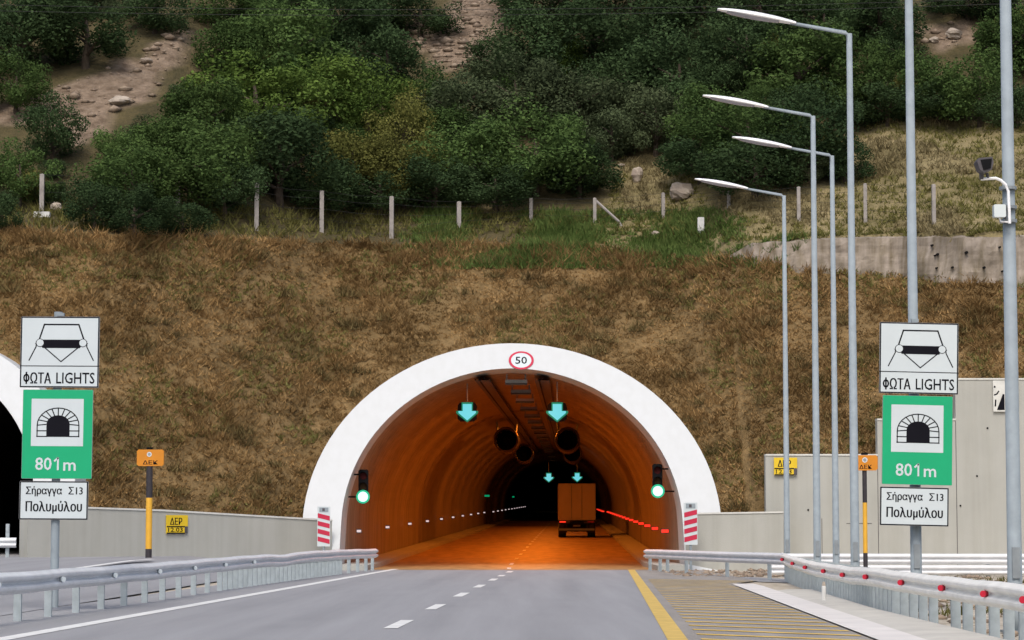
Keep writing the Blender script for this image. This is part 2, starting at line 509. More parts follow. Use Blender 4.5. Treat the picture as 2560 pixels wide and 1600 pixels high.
for a, b in [(8, 11), (17, 20), (25.6, 28.6), (34.2, 37.4), (42.7, 45.8), (51.4, 54.8), (60.2, 63.4), (69.0, 72.0), (76.0, 78.4), (83.5, 86.5)]:
    strip(g, lambda Y: cx(Y) - 0.095, lambda Y: cx(Y) + 0.095, a, b, 0.006, 'white_line', 2)
structure(g.build('lane_dashes'))
g = MB()                                 # diagonal hatching of the shoulder
Y = 20.0
while Y < 72:
    wd = 0.33
    p0 = Vector((rx(Y) + 0.28, Y)); dx = 0.2
    x, yy = p0.x, p0.y
    while x < 8:                          # runs right and towards the viewer till the gutter
        x += 0.02; yy -= 0.0215
        if x > ga(yy) - 0.06: break
    g.add([(p0.x, p0.y - wd, 0.006), (x, yy - wd, 0.006), (x, yy + wd * 0, 0.006), (p0.x, p0.y, 0.006)], [(0, 1, 2, 3)], 'hatch')
    Y += 1.55
structure(g.build('shoulder_hatching'))

g = MB()                                 # the other carriageway, a little higher
def lz(x, Y): return max(-0.02, min(1.0, (-7.9 - x) / 2.6)) * lerp(Y, [(20, 0.1), (45, 0.2), (70, 0.5), (92, 0.5)])
vs, fs = [], []
xs = [-34, -24, -18, -14, -12, -10.8, -10, -9.2, -8.4, -7.8]
ys = [-60, 0, 20, 30, 40, 50, 60, 70, 76, 80, 84, 88, 91.5]
for Y in ys:
    for x in xs: vs.append((x, Y, lz(x, Y) + 0.012))
n = len(xs)
for j in range(len(ys) - 1):
    for i in range(n - 1): fs.append((j * n + i, j * n + i + 1, (j + 1) * n + i + 1, (j + 1) * n + i))
g.add(vs, fs, 'asphalt')
structure(g.build('opposite_road', smooth=True))
g = MB()
strip(g, lambda Y: -11.2 + 0.01 * Y, lambda Y: -11.0 + 0.01 * Y, 0, 74, lambda Y: lz(-10.6, Y) + 0.03, 'white_line', 40)
structure(g.build('opposite_edge_line'))
g = MB()                                 # asphalt apron in front of the right wing wall
g.add([(5.0, 72, -0.012), (9.3, 62, -0.012), (9.6, 64.8, -0.012), (7.0, 76, -0.012)], [(0, 1, 2, 3)], 'asphalt')
structure(g.build('apron_path'))

# gutter beside the shoulder: flat white channel and a raised sloping kerb slab
def gb(Y): return lerp(Y, [(18, 4.35), (30.2, 4.85), (55, 5.75), (62, 6.0)])
def gc(Y): return lerp(Y, [(18, 5.55), (32, 5.72), (42, 5.92), (62, 6.85)])
g = MB()
strip(g, lambda Y: ga(Y), gb, 12, 64.0, 0.02, 'gutter', 40)
strip(g, lambda Y: ga(Y), lambda Y: ga(Y) + 0.002, 12, 64.0, -0.02, 'gutter', 2)
structure(g.build('gutter_channel'))
g = MB()
vs, fs = [], []
for i in range(31):
    Y = 12 + (56.5 - 12) * i / 30
    vs += [(gb(Y) + 0.004, Y, 0.014), (gb(Y) + 0.22, Y, 0.040), (gc(Y) - 0.02, Y, 0.045), (gc(Y) + 0.1, Y, -0.05)]
for i in range(30):
    for k in range(3): fs.append((4 * i + k, 4 * i + k + 1, 4 * i + k + 5, 4 * i + k + 4))
fs.append([120 + k for k in range(4)])
g.add(vs, fs, 'kerb')
structure(g.build('sloping_kerb'))

# ------------------------------------------------------------------ cut slope and hill
def attr_mesh(o, names, vals):
    for nme, arr in zip(names, vals):
        a = o.data.attributes.new(nme, 'FLOAT', 'POINT')
        a.data.foreach_set('value', np.array(arr, dtype=np.float32))

def terrain_mat(name, s0, s1):
    m = bpy.data.materials.new(name); m.use_nodes = True
    nt = m.node_tree; N, L = nt.nodes, nt.links
    p = N['Principled BSDF']; p.inputs['Roughness'].default_value = 0.95; p.inputs['Specular IOR Level'].default_value = 0.15
    geo = N.new('ShaderNodeNewGeometry')
    def nz(sc, c0, c1, lo=0.35, hi=0.65):
        t = N.new('ShaderNodeTexNoise'); t.inputs['Scale'].default_value = sc; t.inputs['Detail'].default_value = 7; t.inputs['Roughness'].default_value = 0.65
        L.new(geo.outputs['Position'], t.inputs['Vector'])
        r = N.new('ShaderNodeValToRGB'); r.color_ramp.elements[0].position = lo; r.color_ramp.elements[1].position = hi
        r.color_ramp.elements[0].color = (*c0, 1); r.color_ramp.elements[1].color = (*c1, 1)
        L.new(t.outputs['Fac'], r.inputs[0]); return r.outputs[0]
    soil = nz(0.9, s0, s1)
    scree = nz(1.8, (0.125, 0.090, 0.062), (0.27, 0.205, 0.15))
    dry = nz(0.5, (0.135, 0.115, 0.05), (0.29, 0.235, 0.125))
    def mix(a, b, name):
        at_ = N.new('ShaderNodeAttribute'); at_.attribute_name = name
        x = N.new('ShaderNodeMix'); x.data_type = 'RGBA'
        L.new(at_.outputs['Fac'], x.inputs[0]); L.new(a, x.inputs[6]); L.new(b, x.inputs[7]); return x.outputs[2]
    c = mix(mix(soil, dry, 'dry'), scree, 'scree')
    L.new(c, p.inputs['Base Color'])
    nb = N.new('ShaderNodeTexNoise'); nb.inputs['Scale'].default_value = 4; nb.inputs['Detail'].default_value = 6
    L.new(geo.outputs['Position'], nb.inputs['Vector'])
    bp = N.new('ShaderNodeBump'); bp.inputs['Strength'].default_value = 0.9; bp.inputs['Distance'].default_value = 0.2
    L.new(nb.outputs['Fac'], bp.inputs['Height']); L.new(bp.outputs[0], p.inputs['Normal'])
    return m
M['soil'] = terrain_mat('bank_soil', (0.125, 0.080, 0.034), (0.245, 0.160, 0.072))
M['litter'] = terrain_mat('leaf_litter', (0.040, 0.036, 0.018), (0.095, 0.075, 0.036))

def intube(x, Y, z, k=0.5):
    for X0, Yp, zb in PORT:
        a = TA + (OA - TA) * k; b = TB + (OB - TB) * k
        zz = z - zb - TZ
        if zz <= 0:
            if abs(x - X0) < a: return True
        elif ((x - X0) / a) ** 2 + (zz / b) ** 2 < 1: return True
    return False
def slope_pt(x, v):                       # v 0..1 from the foot to the crest
    z = -0.6 + (crest(x) + 0.6) * v
    Y = y0(x) + 0.95 * z
    bump_ = 0.35 * nrm(x * 0.35, z * 0.35, 1.7) + 0.15 * nrm(x * 1.1, z * 1.1, 5.0)
    Y += bump_ * min(1, (1 - v) * 6) * min(1, max(0, z - 0.5))
    for X0, Yp, zb in PORT:                # never in front of the leaning portal face
        if abs(x - X0) < OA + 1.2: Y = max(Y, Yp + FACE * (z - zb) + 0.7)
    return Vector((x, max(Y, wallY(x)), z))
nx, nv = 300, 60
vs, fs = [], []
for j in range(nv + 1):
    for i in range(nx + 1):
        vs.append(slope_pt(-45 + 90 * i / nx, j / nv))
for j in range(nv):
    for i in range(nx):
        q = (j * (nx + 1) + i, j * (nx + 1) + i + 1, (j + 1) * (nx + 1) + i + 1, (j + 1) * (nx + 1) + i)
        if any(intube(*vs[k]) for k in q): continue
        fs.append(q)
g = MB(); g.add(vs, fs, 'soil')
slope = g.build('embankment_slope', smooth=True)
structure(slope)
attr_mesh(slope, ['scree', 'dry'], [[0] * len(vs), [0.1] * len(vs)])

vs, fs, sc, dr = [], [], [], []
NX, NY = 170, 150
for j in range(NY + 1):
    for i in range(NX + 1):
        x = -62 + 124 * i / NX
        d = (j / NY) ** 1.6 * 120
        Y = y0(x) + 0.95 * crest(x) + d - (0.02 if j == 0 else 0)
        z = hill(x, Y + (0.001 if j else 0))
        vs.append((x, Y, z))
        px, py = pix((x, Y, z))
        jx, jy = px + 25 * nrm(x, Y, 1), py + 25 * nrm(x, Y, 2)
        sc.append(1.0 if any(inpoly(jx, jy, P) for P in SCREE) else 0.0)
        dr.append(1.0 if inpoly(jx, jy, MEADOW) else 0.1)
for j in range(NY):
    for i in range(NX):
        fs.append((j * (NX + 1) + i, j * (NX + 1) + i + 1, (j + 1) * (NX + 1) + i + 1, (j + 1) * (NX + 1) + i))
g = MB(); g.add(vs, fs, 'litter')
hl = g.build('hillside', smooth=True)
structure(hl)
attr_mesh(hl, ['scree', 'dry'], [sc, dr])

# sprayed rock band on the right, above the cut
vs, fs = [], []
bn, bh = 130, 12
for j in range(bh + 1):
    for i in range(bn + 1):
        x = 8.6 + 23 * i / bn
        zc = crest(x); yc = y0(x) + 0.95 * zc
        t = j / bh
        top = band(x) + 0.08 + 0.05 * nrm(x * 2.0, 4, 1)
        z = zc - 0.25 + (top + 0.25) * t
        off = 0.16 * nrm(x * 0.9, z * 0.9, 2.2) + 0.09 * nrm(x * 3, z * 3, 7) - 0.05 - 0.10 * abs(nrm(x * 1.1, 0.2 * z, 8))
        if t == 1: off += 0.5
        vs.append((x, yc - 0.10 + 0.35 * t + off, z))
for j in range(bh):
    for i in range(bn):
        fs.append((j * (bn + 1) + i, j * (bn + 1) + i + 1, (j + 1) * (bn + 1) + i + 1, (j + 1) * (bn + 1) + i))
g = MB(); g.add(vs, fs, 'shotcrete')
rb = g.build('rock_wall', smooth=False)
tag(rb, 'pale rough rock cut band with dark drain holes above the brown slope at right', 'rock wall')
g = MB()
for k in range(15):
    x = random.uniform(15.8, 22); zc = crest(x); yc = y0(x) + 0.95 * zc
    t = random.uniform(0.15, 0.85)
    c = Vector((x, yc - 0.22 + 0.35 * t, zc + band(x) * t))
    r = random.uniform(0.035, 0.06)
    g.tube([c + Vector((0, -0.14, 0.0)), c + Vector((0, 0.35, 0.03))], r, 'black', 8)
g.build('drain_holes', rb)

# ------------------------------------------------------------------ tunnels
def prof(a, b, zc, n=48, base=-0.3):      # horseshoe from the left foot over the crown to the right foot
    P = [(-a, base), (-a, base + (zc - base) * 0.5)]
    P += [(-a * math.cos(math.pi * k / n), zc + b * math.sin(math.pi * k / n)) for k in range(n + 1)]
    return P + [(a, base + (zc - base) * 0.5), (a, base)]
def tunnel(X0, Yp, zb, dx, dz, length, label, lit):
    t = thing('road_tunnel', label, 'tunnel', (X0, Yp, zb))
    inn, out = prof(TA, TB, TZ), prof(OA, OB, TZ)
    n = len(inn); RL = 3.0
    vs = []
    for P, yo in ((inn, 0), (out, 0), (out, RL), (inn, RL)):
        vs += [(x, FACE * max(0, z) + yo, z) for x, z in P]
    fs = []
    for k in range(n - 1):
        for a in range(4):
            b = (a + 1) % 4
            fs.append((a * n + k, a * n + k + 1, b * n + k + 1, b * n + k))
    fs += [(0, n, 2 * n, 3 * n), (n - 1, 4 * n - 1, 3 * n - 1, 2 * n - 1)]
    g = MB(); g.add(vs, fs, 'white_paint')
    ring = g.build('portal_ring', t)
    sides = [0.0, 6, 12, 24, 36, 48, 50.4]
    st = [0, 4, 8, 15, 25, 35, 45, 50.5, 51, 53, 53.5, 65, 80, 100, 125, 160, 163, 163.5, 200, 250, 300, 350]
    st = [s_ for s_ in st if s_ < length] + [length]
    vs, fs = [], []
    for s_ in st:
        k = 1.0
        if lit and 50.8 < s_ < 53.2: k = 1.055       # a joint niche all round
        if lit and s_ > 163.2: k = 0.94
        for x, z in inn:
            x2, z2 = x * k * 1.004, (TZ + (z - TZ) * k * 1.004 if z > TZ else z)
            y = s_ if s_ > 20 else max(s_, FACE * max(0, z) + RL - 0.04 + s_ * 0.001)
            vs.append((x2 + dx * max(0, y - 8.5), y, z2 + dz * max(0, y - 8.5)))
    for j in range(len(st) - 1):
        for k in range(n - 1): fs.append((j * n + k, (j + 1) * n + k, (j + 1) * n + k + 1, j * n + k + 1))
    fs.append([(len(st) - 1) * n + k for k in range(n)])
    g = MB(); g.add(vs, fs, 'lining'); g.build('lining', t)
    for sgn in (-1, 1):                              # walkway kerb each side
        g = MB()
        a0, a1 = TA - 1.05, TA - 0.02
        vs, fs = [], []
        for y in (-1.3, 8.5, 60, 120, length):
            ox, oz = dx * max(0, y - 8.5), dz * max(0, y - 8.5)
            vs += [(sgn * a0 + ox, y, -0.2 + oz), (sgn * a0 + ox, y, 0.17 + oz), (sgn * a1 + ox, y, 0.19 + oz), (sgn * a1 + ox, y, -0.2 + oz)]
        for j in range(4):
            for q in range(3): fs.append((4 * j + q, 4 * j + q + 1, 4 * j + q + 5, 4 * j + q + 4))
        fs.append((0, 3, 2, 1))
        g.add(vs, fs, 'concrete'); g.build('walkway', t)
    return t, ring
DX, DZ = 0.0234, 0.0135
tunnel(0, 90, 0, DX, DZ, 420, 'white ringed tunnel mouth glowing orange inside, at the end of the road', True)
tunnel(-21.9, 83, 0.05, 0.0, 0.0, 120, 'white ringed tunnel mouth of the other carriageway, dark inside, cut by the left edge', False)
def T(u, s_, h): return Vector((u + DX * max(0, s_ - 8.5), 90 + s_, h + DZ * max(0, s_ - 8.5)))
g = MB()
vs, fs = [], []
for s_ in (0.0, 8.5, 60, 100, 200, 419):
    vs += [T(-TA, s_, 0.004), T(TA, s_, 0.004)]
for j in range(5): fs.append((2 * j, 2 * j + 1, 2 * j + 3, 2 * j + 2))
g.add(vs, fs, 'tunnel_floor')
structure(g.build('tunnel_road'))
g = MB()
for k in range(22):
    s_ = 2 + k * 9
    g.add([T(-0.18, s_, 0.012), T(-0.03, s_, 0.012), T(-0.03, s_ + 3, 0.012), T(-0.18, s_ + 3, 0.012)], [(0, 1, 2, 3)], 'white_line')
structure(g.build('tunnel_lane_dashes'))
g = MB()
g.add([(-28.5, 83.0, 0.515), (-15.4, 83.0, 0.515), (-15.4, 202, 0.515), (-28.5, 202, 0.515)], [(0, 1, 2, 3)], 'asphalt')
structure(g.build('opposite_tunnel_road'))

# wing and retaining walls
def wall(name, label, pts, zb, thick, cat='wall'):   # pts: list of (x, Y, top) along the wall face
    t = thing(name, label, cat, (pts[0][0], pts[0][1], 0))
    o = Vector((pts[0][0], pts[0][1], 0))
    body, cop = MB(), MB()
    for (xa, ya, za), (xb, yb, zb2) in zip(pts[:-1], pts[1:]):
        if abs(xb - xa) < 0.02: continue
        d = Vector((xb - xa, yb - ya)).normalized(); nn = Vector((-d.y, d.x)) * thick
        A, B = Vector((xa, ya)), Vector((xb, yb))
        c = [(A.x, A.y), (B.x, B.y), (B.x + nn.x, B.y + nn.y), (A.x + nn.x, A.y + nn.y)]
        tops = [za, zb2, zb2, za]
        v = [(x, y, zb) for x, y in c] + [(x, y, q) for (x, y), q in zip(c, tops)]
        body.add([Vector(p) - o for p in v], [(0, 1, 5, 4), (1, 2, 6, 5), (2, 3, 7, 6), (3, 0, 4, 7), (4, 5, 6, 7)], 'concrete')
        e = Vector((-d.y, d.x)) * -0.03
        c2 = [(A.x + e.x, A.y + e.y), (B.x + e.x, B.y + e.y), (B.x + nn.x - e.x, B.y + nn.y - e.y), (A.x + nn.x - e.x, A.y + nn.y - e.y)]
        v = [(x, y, q + 0.002) for (x, y), q in zip(c2, tops)] + [(x, y, q + 0.06) for (x, y), q in zip(c2, tops)]
        cop.add([Vector(p) - o for p in v], [(0, 1, 5, 4), (1, 2, 6, 5), (2, 3, 7, 6), (3, 0, 4, 7), (4, 5, 6, 7), (3, 2, 1, 0)], 'coping')
    body.build('wall_body', t); cop.build('coping', t)
    return t
lw = [(-15.45, 81.9, 2.12), (-11.6, 85.6, 2.0), (-6.35, 90.6, 1.70)]
wall('wing_wall', 'low grey concrete wall between the two tunnel mouths', lw, -0.3, 0.45)
wall('wing_wall', 'low grey stained concrete wall just right of the lit tunnel mouth', [(6.1, 90.3, 1.93), (9.5, 89.9, 1.98)], -0.3, 0.45)
tw = wall('retaining_wall', 'tall stepped grey concrete retaining wall behind the right signs', [(9.0, 91.0, 4.02), (12.98, 91.0, 4.02), (12.985, 91.0, 5.28), (15.77, 91.0, 5.28), (15.775, 91.0, 6.72), (34, 91.0, 6.72)], -0.3, 0.5)
g = MB()
for x, z0, z1 in ((12.98, 0, 4.0), (15.77, 0, 5.25), (19.2, 0, 6.7), (10.98, 0, 1.8)):
    g.box((x - 9.0, -0.003, (z0 + z1) / 2), (0.02, 0.012, z1 - z0), 'dark_grey')
for x, z in ((10.5, 2.1), (12.5, 2.25), (14.2, 2.0), (14.3, 3.9), (15.9, 2.25), (16.9, 5.0), (16.5, 3.3)):
    g.tube([(x - 9.0, -0.02, z), (x - 9.0, 0.1, z)], 0.035, 'black', 8)
g.box((12.3 - 9.0, -0.003, 1.62), (0.9, 0.012, 0.02), 'dark_grey')
g.build('joint', tw)

# ------------------------------------------------------------------ inside the tunnel
LUM = [(9, 120), (18, 330), (27.5, 420), (38, 440), (49, 420), (60, 380), (72, 330), (84, 290), (97, 250), (110, 220), (123, 190), (136, 150), (149, 90), (178, 26), (205, 22)]
for k in range(len(LUM)):                              # luminaires on the crown
    s_ = LUM[k][0]
    lab = 'ceiling lamp box coloured pale as if daylit, between the two cyan arrows' if k == 2 else f'small ceiling lamp box, {ORD[k]} from the tunnel mouth along the crown'
    l = thing('ceiling_luminaire', lab, 'ceiling lamp', T(0.15, s_, 7.02), 0, 'sodium lamps along the tunnel crown')
    g = MB()
    g.box((0, 0, 0.10), (0.85, 0.42, 0.14), 'box_white' if k == 2 else 'galv_dark')  # pale material on one housing stands in for daylight falling on it
    g.box((0.36, 0, 0.28), (0.05, 0.05, 0.22), 'galv'); g.box((-0.36, 0, 0.28), (0.05, 0.05, 0.22), 'galv')
    g.box((0, -0.20, 0.01), (0.85, 0.02, 0.06), 'dark_grey'); g.box((0, 0.20, 0.01), (0.85, 0.02, 0.06), 'dark_grey')
    g.build('housing', l)
    g = MB(); g.box((0, 0, 0.018), (0.7, 0.32, 0.02), 'em_sodium'); g.build('lens', l)
    ld = bpy.data.lights.new('sodium_lamp', 'AREA')
    ld.shape = 'RECTANGLE'; ld.size = 0.7; ld.size_y = 0.3
    ld.energy = 1.04 * LUM[k][1]
    ld.color = (1.0, 0.23, 0.018)
    lo = bpy.data.objects.new('sodium_lamp', ld)
    lo.location = (0, 0, -0.02); lo.parent = l
    COL.objects.link(lo)
for u, nme in ((-1.15, 'left'), (1.15, 'right')):
    g = MB()
    z = 7.12
    for s0 in range(8, 200, 12):
        s1 = s0 + 12
        a, b = T(u, s0, z), T(u, s1, z)
        for e, h in ((-0.28, 0.10), (0.28, 0.10)):
            g.add([a + Vector((e, 0, 0)), b + Vector((e, 0, 0)), b + Vector((e, 0, h)), a + Vector((e, 0, h))], [(0, 1, 2, 3)], 'dark_grey')
        g.add([a + Vector((-0.28, 0, 0)), b + Vector((-0.28, 0, 0)), b + Vector((0.28, 0, 0)), a + Vector((0.28, 0, 0))], [(0, 1, 2, 3)], 'dark_grey')
        g.tube([T(u, s0 + 3, z), T(u, s0 + 3, z + 0.55)], 0.02, 'galv_dark', 6)
        g.tube([T(u - 0.1, s0, z + 0.03), T(u - 0.1, s1, z + 0.03)], 0.05, 'black', 6)
    tag(g.build('cable_tray'), f'dark cable tray hung along the {nme} of the tunnel crown', 'cable tray')

def jet_fan(u, s_, label):
    o = thing('jet_fan', label, 'fan', T(u, s_, 6.0), -DX, 'jet fans under the tunnel crown')
    g = MB()
    n = 28; prof_ = [(-2.2, 0.68), (-2.1, 0.72), (-1.6, 0.62), (1.6, 0.62), (2.1, 0.72), (2.2, 0.68)]
    vs, fs = [], []
    for y, r in prof_ + [(2.2, 0.62), (-2.2, 0.62)]:
        vs += [(r * math.cos(2 * math.pi * k / n), y, r * math.sin(2 * math.pi * k / n)) for k in range(n)]
    m_ = len(prof_) + 2
    for j in range(m_):
        for k in range(n): fs.append((j * n + k, j * n + (k + 1) % n, ((j + 1) % m_) * n + (k + 1) % n, ((j + 1) % m_) * n + k))
    g.add(vs, fs, 'fan'); g.build('casing', o, True)
    g = MB()
    for k in range(10):
        a = 2 * math.pi * k / 10
        d = Vector((math.cos(a), 0, math.sin(a))); e = Vector((-math.sin(a), 0.6, math.cos(a))).normalized() * 0.1
        g.add([d * 0.18 - e, d * 0.6 - e * 1.3, d * 0.6 + e * 1.3, d * 0.18 + e], [(0, 1, 2, 3)], 'black')
    g.tube([(0, -0.25, 0), (0, 0.25, 0)], 0.2, 'black', 14)
    g.tube([(0, 0.3, 0), (0, 0.34, 0)], 0.61, 'black', 24)  # added black disc hides the lit bore behind, standing in for shade inside
    g.build('rotor', o)
    g = MB()
    for y in (-1.0, 1.0):
        for x in (-0.5, 0.5):
            g = MB(); g.tube([(x, y, 0.4), (x * 1.2, y, 1.25 - 0.1 * abs(u))], 0.035, 'galv_dark', 8); g.build('hanger', o)
jet_fan(-1.5, 60, 'left jet fan of the nearer pair under the tunnel crown')
jet_fan(2.05, 60, 'right jet fan of the nearer pair, orange light on its rim')
jet_fan(-1.3, 104, 'left jet fan of the farther pair, nearly lost in the dark')
jet_fan(2.35, 104, 'right jet fan of the farther pair, orange light on its rim')

def arrow_signal(px, py, Y, size, label, drop):
    p = at(px, py, Y); size *= 1.0
    o = thing('lane_signal', label, 'lane signal', p, 0, 'green arrow signals over the lanes')
    k = size
    g = MB(); g.box((0, 0.06, 0), (0.82 * k, 0.12, 0.80 * k), 'black', bev=0.12 * k)
    g.build('housing', o)
    g = MB()
    A = [(-0.19, 0.34), (-0.19, 0.04), (-0.37, 0.04), (-0.37, -0.04), (0, -0.36), (0.37, -0.04), (0.37, 0.04), (0.19, 0.04), (0.19, 0.34)]
    out = [(x * 1.26 * k, z * 1.22 * k) for x, z in A]
    g.prism(out, -0.012, -0.002, 'em_teal')
    g.prism([(x * k, z * k) for x, z in A], -0.022, -0.014, 'em_cyan')
    g.build('arrow', o)
    g = MB(); g.tube([(0, 0.06, 0.43 * k), (0, 0.06, 0.43 * k + drop)], 0.022, 'galv_dark', 8); g.build('hanger', o)
arrow_signal(1168, 1030, 100, 0.92, 'cyan lit down arrow over the left lane, nearest the mouth', 0.72)
arrow_signal(1393, 1030, 100, 0.92, 'cyan lit down arrow over the right lane, nearest the mouth', 0.78)
arrow_signal(1372, 1194, 205, 0.92, 'tiny green down arrow deep in the tunnel, left of two', 0.8)
arrow_signal(1443, 1193, 205, 0.92, 'tiny green down arrow deep in the tunnel above the lorry', 0.8)

def traffic_light(px, py, Y, sgn, label):
    p = at(px, py, Y)                                  # centre of the lit green lens
    o = thing('traffic_light', label, 'traffic light', p, 0, 'signals inside the tunnel mouth')
    g = MB()
    g.box((0, 0.1, 0.42), (0.36, 0.2, 1.16), 'black', bev=0.05)
    for z in (0.0, 0.38, 0.76):                        # visors
        n = 12
        vs = [(0.15 * math.cos(t), y, z + 0.15 * math.sin(t)) for y in (0.0, -0.16) for t in [math.pi * k / n for k in range(n + 1)]]
        g.add(vs, [(k, k + 1, n + 2 + k, n + 1 + k) for k in range(n)], 'black')
    g.build('housing', o)
    for z, m in ((0.76, 'dark_red'), (0.38, 'dark_amber')):
        g = MB(); g.disc(0, z, 0.13, -0.006, m); g.build('lens', o)
    g = MB(); g.ringdisc(0, 0, 0.175, 0.25, -0.170, 'em_green_rim'); g.disc(0, 0, 0.185, -0.172, 'em_green', 24); 
    g.build('green_lens', o)
    for z in (-0.0, 0.82):
        g = MB(); g.tube([(0, 0.1, z), (sgn * 0.62, 0.25, z)], 0.03, 'black', 8); g.build('bracket', o)
traffic_light(908, 1242, 94.0, -1, 'green traffic light on the left wall of the tunnel mouth')
traffic_light(1644, 1228, 94.0, 1, 'green traffic light on the right wall of the tunnel mouth')

g0 = None
def stud(u, s_, m, nme, label, grp, wd):
    o = thing(nme, label, 'marker light', T(u, s_, 1.36), 0, grp)
    g = MB(); g.box((0.0, 0.03, 0), (wd, 0.05, 0.17), 'dark_grey'); g.build('casing', o)
    g = MB(); g.box((0.0, -0.01, 0), (wd - 0.03, 0.02, 0.09 if wd < 0.25 else 0.12), m); g.build('lens', o)
for k in range(22):
    stud(-TA + (0.30 if 7 + 15.5 * k < 160 else 0.66), 7 + 15.5 * k, 'em_white', 'marker_light', f'small white marker light, {ORD[k]} from the mouth on the left tunnel wall', 'white marker lights on the left tunnel wall', 0.19)
for k in range(21):
    stud(TA - (0.30 if 7 + 10.8 * k < 160 else 0.66), 7 + 10.8 * k, 'em_red', 'marker_light', f'small red marker light, {ORD[k]} from the mouth on the right tunnel wall', 'red marker lights on the right tunnel wall', 0.30)
for (px, py, lab) in ((1247, 1243, 'faint green exit sign on the left tunnel wall, nearer of two'), (1331, 1250, 'faint green exit sign on the left tunnel wall, farther of two')):
    pass
def exit_sign(s_, lab):
    o = thing('exit_sign', lab, 'exit sign', T(-TA + 0.5, s_, 2.9), 0, 'green exit signs on the left tunnel wall')
    g = MB(); g.box((0, 0.04, 0), (0.5, 0.06, 0.2), 'dark_grey'); g.build('casing', o)
    g = MB(); g.box((0, 0.0, 0), (0.46, 0.01, 0.16), 'em_exit'); g.build('lit_face', o)
exit_sign(148, 'faint green exit sign on the left tunnel wall, nearer of two')
exit_sign(250, 'faint green exit sign on the left tunnel wall, farther of two')

# lorry driving away inside the tunnel
tp = T(2.62, 83, 0.0)
lor = thing('lorry', 'pale box lorry driving away inside the tunnel', 'lorry', tp, -DX)
g = MB()
g.box((0, 3.6, 2.40), (2.5, 7.2, 2.36), 'truck_white', bev=0.10)
for x in (-1.235, 1.235): g.box((x, -0.01, 2.40), (0.06, 0.05, 2.38), 'truck_white')
g.box((0, -0.01, 3.60), (2.5, 0.05, 0.07), 'truck_white'); g.box((0, -0.01, 1.22), (2.5, 0.05, 0.08), 'truck_white')
cargo = g.build('cargo_box', lor)
for x in (-0.61, 0.61):
    g = MB(); g.box((x, -0.02, 2.40), (1.17, 0.03, 2.25), 'truck_white'); d_ = g.build('rear_door', cargo)
    for q in (-0.25, 0.25): g = MB()
for x in (-0.35, 0.35):
    g = MB(); g.tube([(x, -0.06, 1.3), (x, -0.06, 3.5)], 0.02, 'galv_dark', 8); g.build('lock_bar', cargo)
g = MB(); g.box((0, 0.5, 0.72), (2.2, 0.3, 0.62), 'black'); g.build('underrun_guard', lor)
g = MB(); g.box((0, 3.8, 0.98), (0.9, 8.6, 0.22), 'black'); g.box((0, 0.15, 1.02), (2.4, 0.12, 0.12), 'dark_grey'); g.build('chassis', lor)
g = MB(); g.box((0, 0.0, 0.55), (2.4, 0.1, 0.14), 'galv_dark')
for x in (-0.8, 0.8): g.box((x, 0.1, 0.75), (0.1, 0.1, 0.35), 'black')
g.build('rear_bumper', lor)
for x in (-0.95, 0.95):
    g = MB(); g.box((x, -0.06, 1.06), (0.42, 0.05, 0.09), 'em_red' if x < 0 else 'red'); g.build('tail_light', lor)
g = MB(); g.box((0, -0.06, 0.80), (0.5, 0.02, 0.11), 'sign_white'); g.build('number_plate', lor)
for y in (1.2, 8.0):
    for x in (-0.98, 0.98):
        wdt = 0.52 if y < 2 else 0.3
        g = MB(); g.tube([(x - wdt / 2, y, 0.5), (x + wdt / 2, y, 0.5)], 0.5, 'rubber', 24); wl = g.build('wheel', lor)
        g = MB(); g.tube([(x - wdt / 2 - 0.01, y, 0.5), (x + wdt / 2 + 0.01, y, 0.5)], 0.25, 'galv_dark', 16); g.build('rim', wl)
g = MB(); g.box((0, 8.3, 1.9), (2.4, 1.9, 2.3), 'truck_white', bev=0.1); cab = g.build('cab', lor)
g = MB(); g.box((0, 9.27, 2.4), (2.1, 0.04, 0.9), 'black'); g.build('windscreen', cab)
for x in (-0.9, 0.9):
    g = MB(); g.box((x, 0.12, 0.62), (0.5, 0.02, 0.55), 'rubber'); g.build('mudflap', lor)

# ------------------------------------------------------------------ furniture on the portal
sp = thing('speed_sign', 'round red rimmed 50 speed limit sign on the crown of the white ring', 'speed sign', (0, 0, 0))
zc_ = CAMZ + (1335 - 901) / F * 96.9
p = at(1303, 901, 90 + FACE * zc_ - 0.06)
sp.location = p
sp.rotation_euler = (-math.atan(FACE), 0, 0)
g = MB(); g.tube([(0, 0.0, 0), (0, 0.03, 0)], 0.475, 'sign_back', 32)
g.disc(0, 0, 0.475, -0.004, 'sign_white', 32); g.ringdisc(0, 0, 0.385, 0.475, -0.008, 'red', 36)
g.text('50', -0.22, 0.22, -0.19, 0.19, -0.009, 'sign_black')
g.build('sign_face', sp)

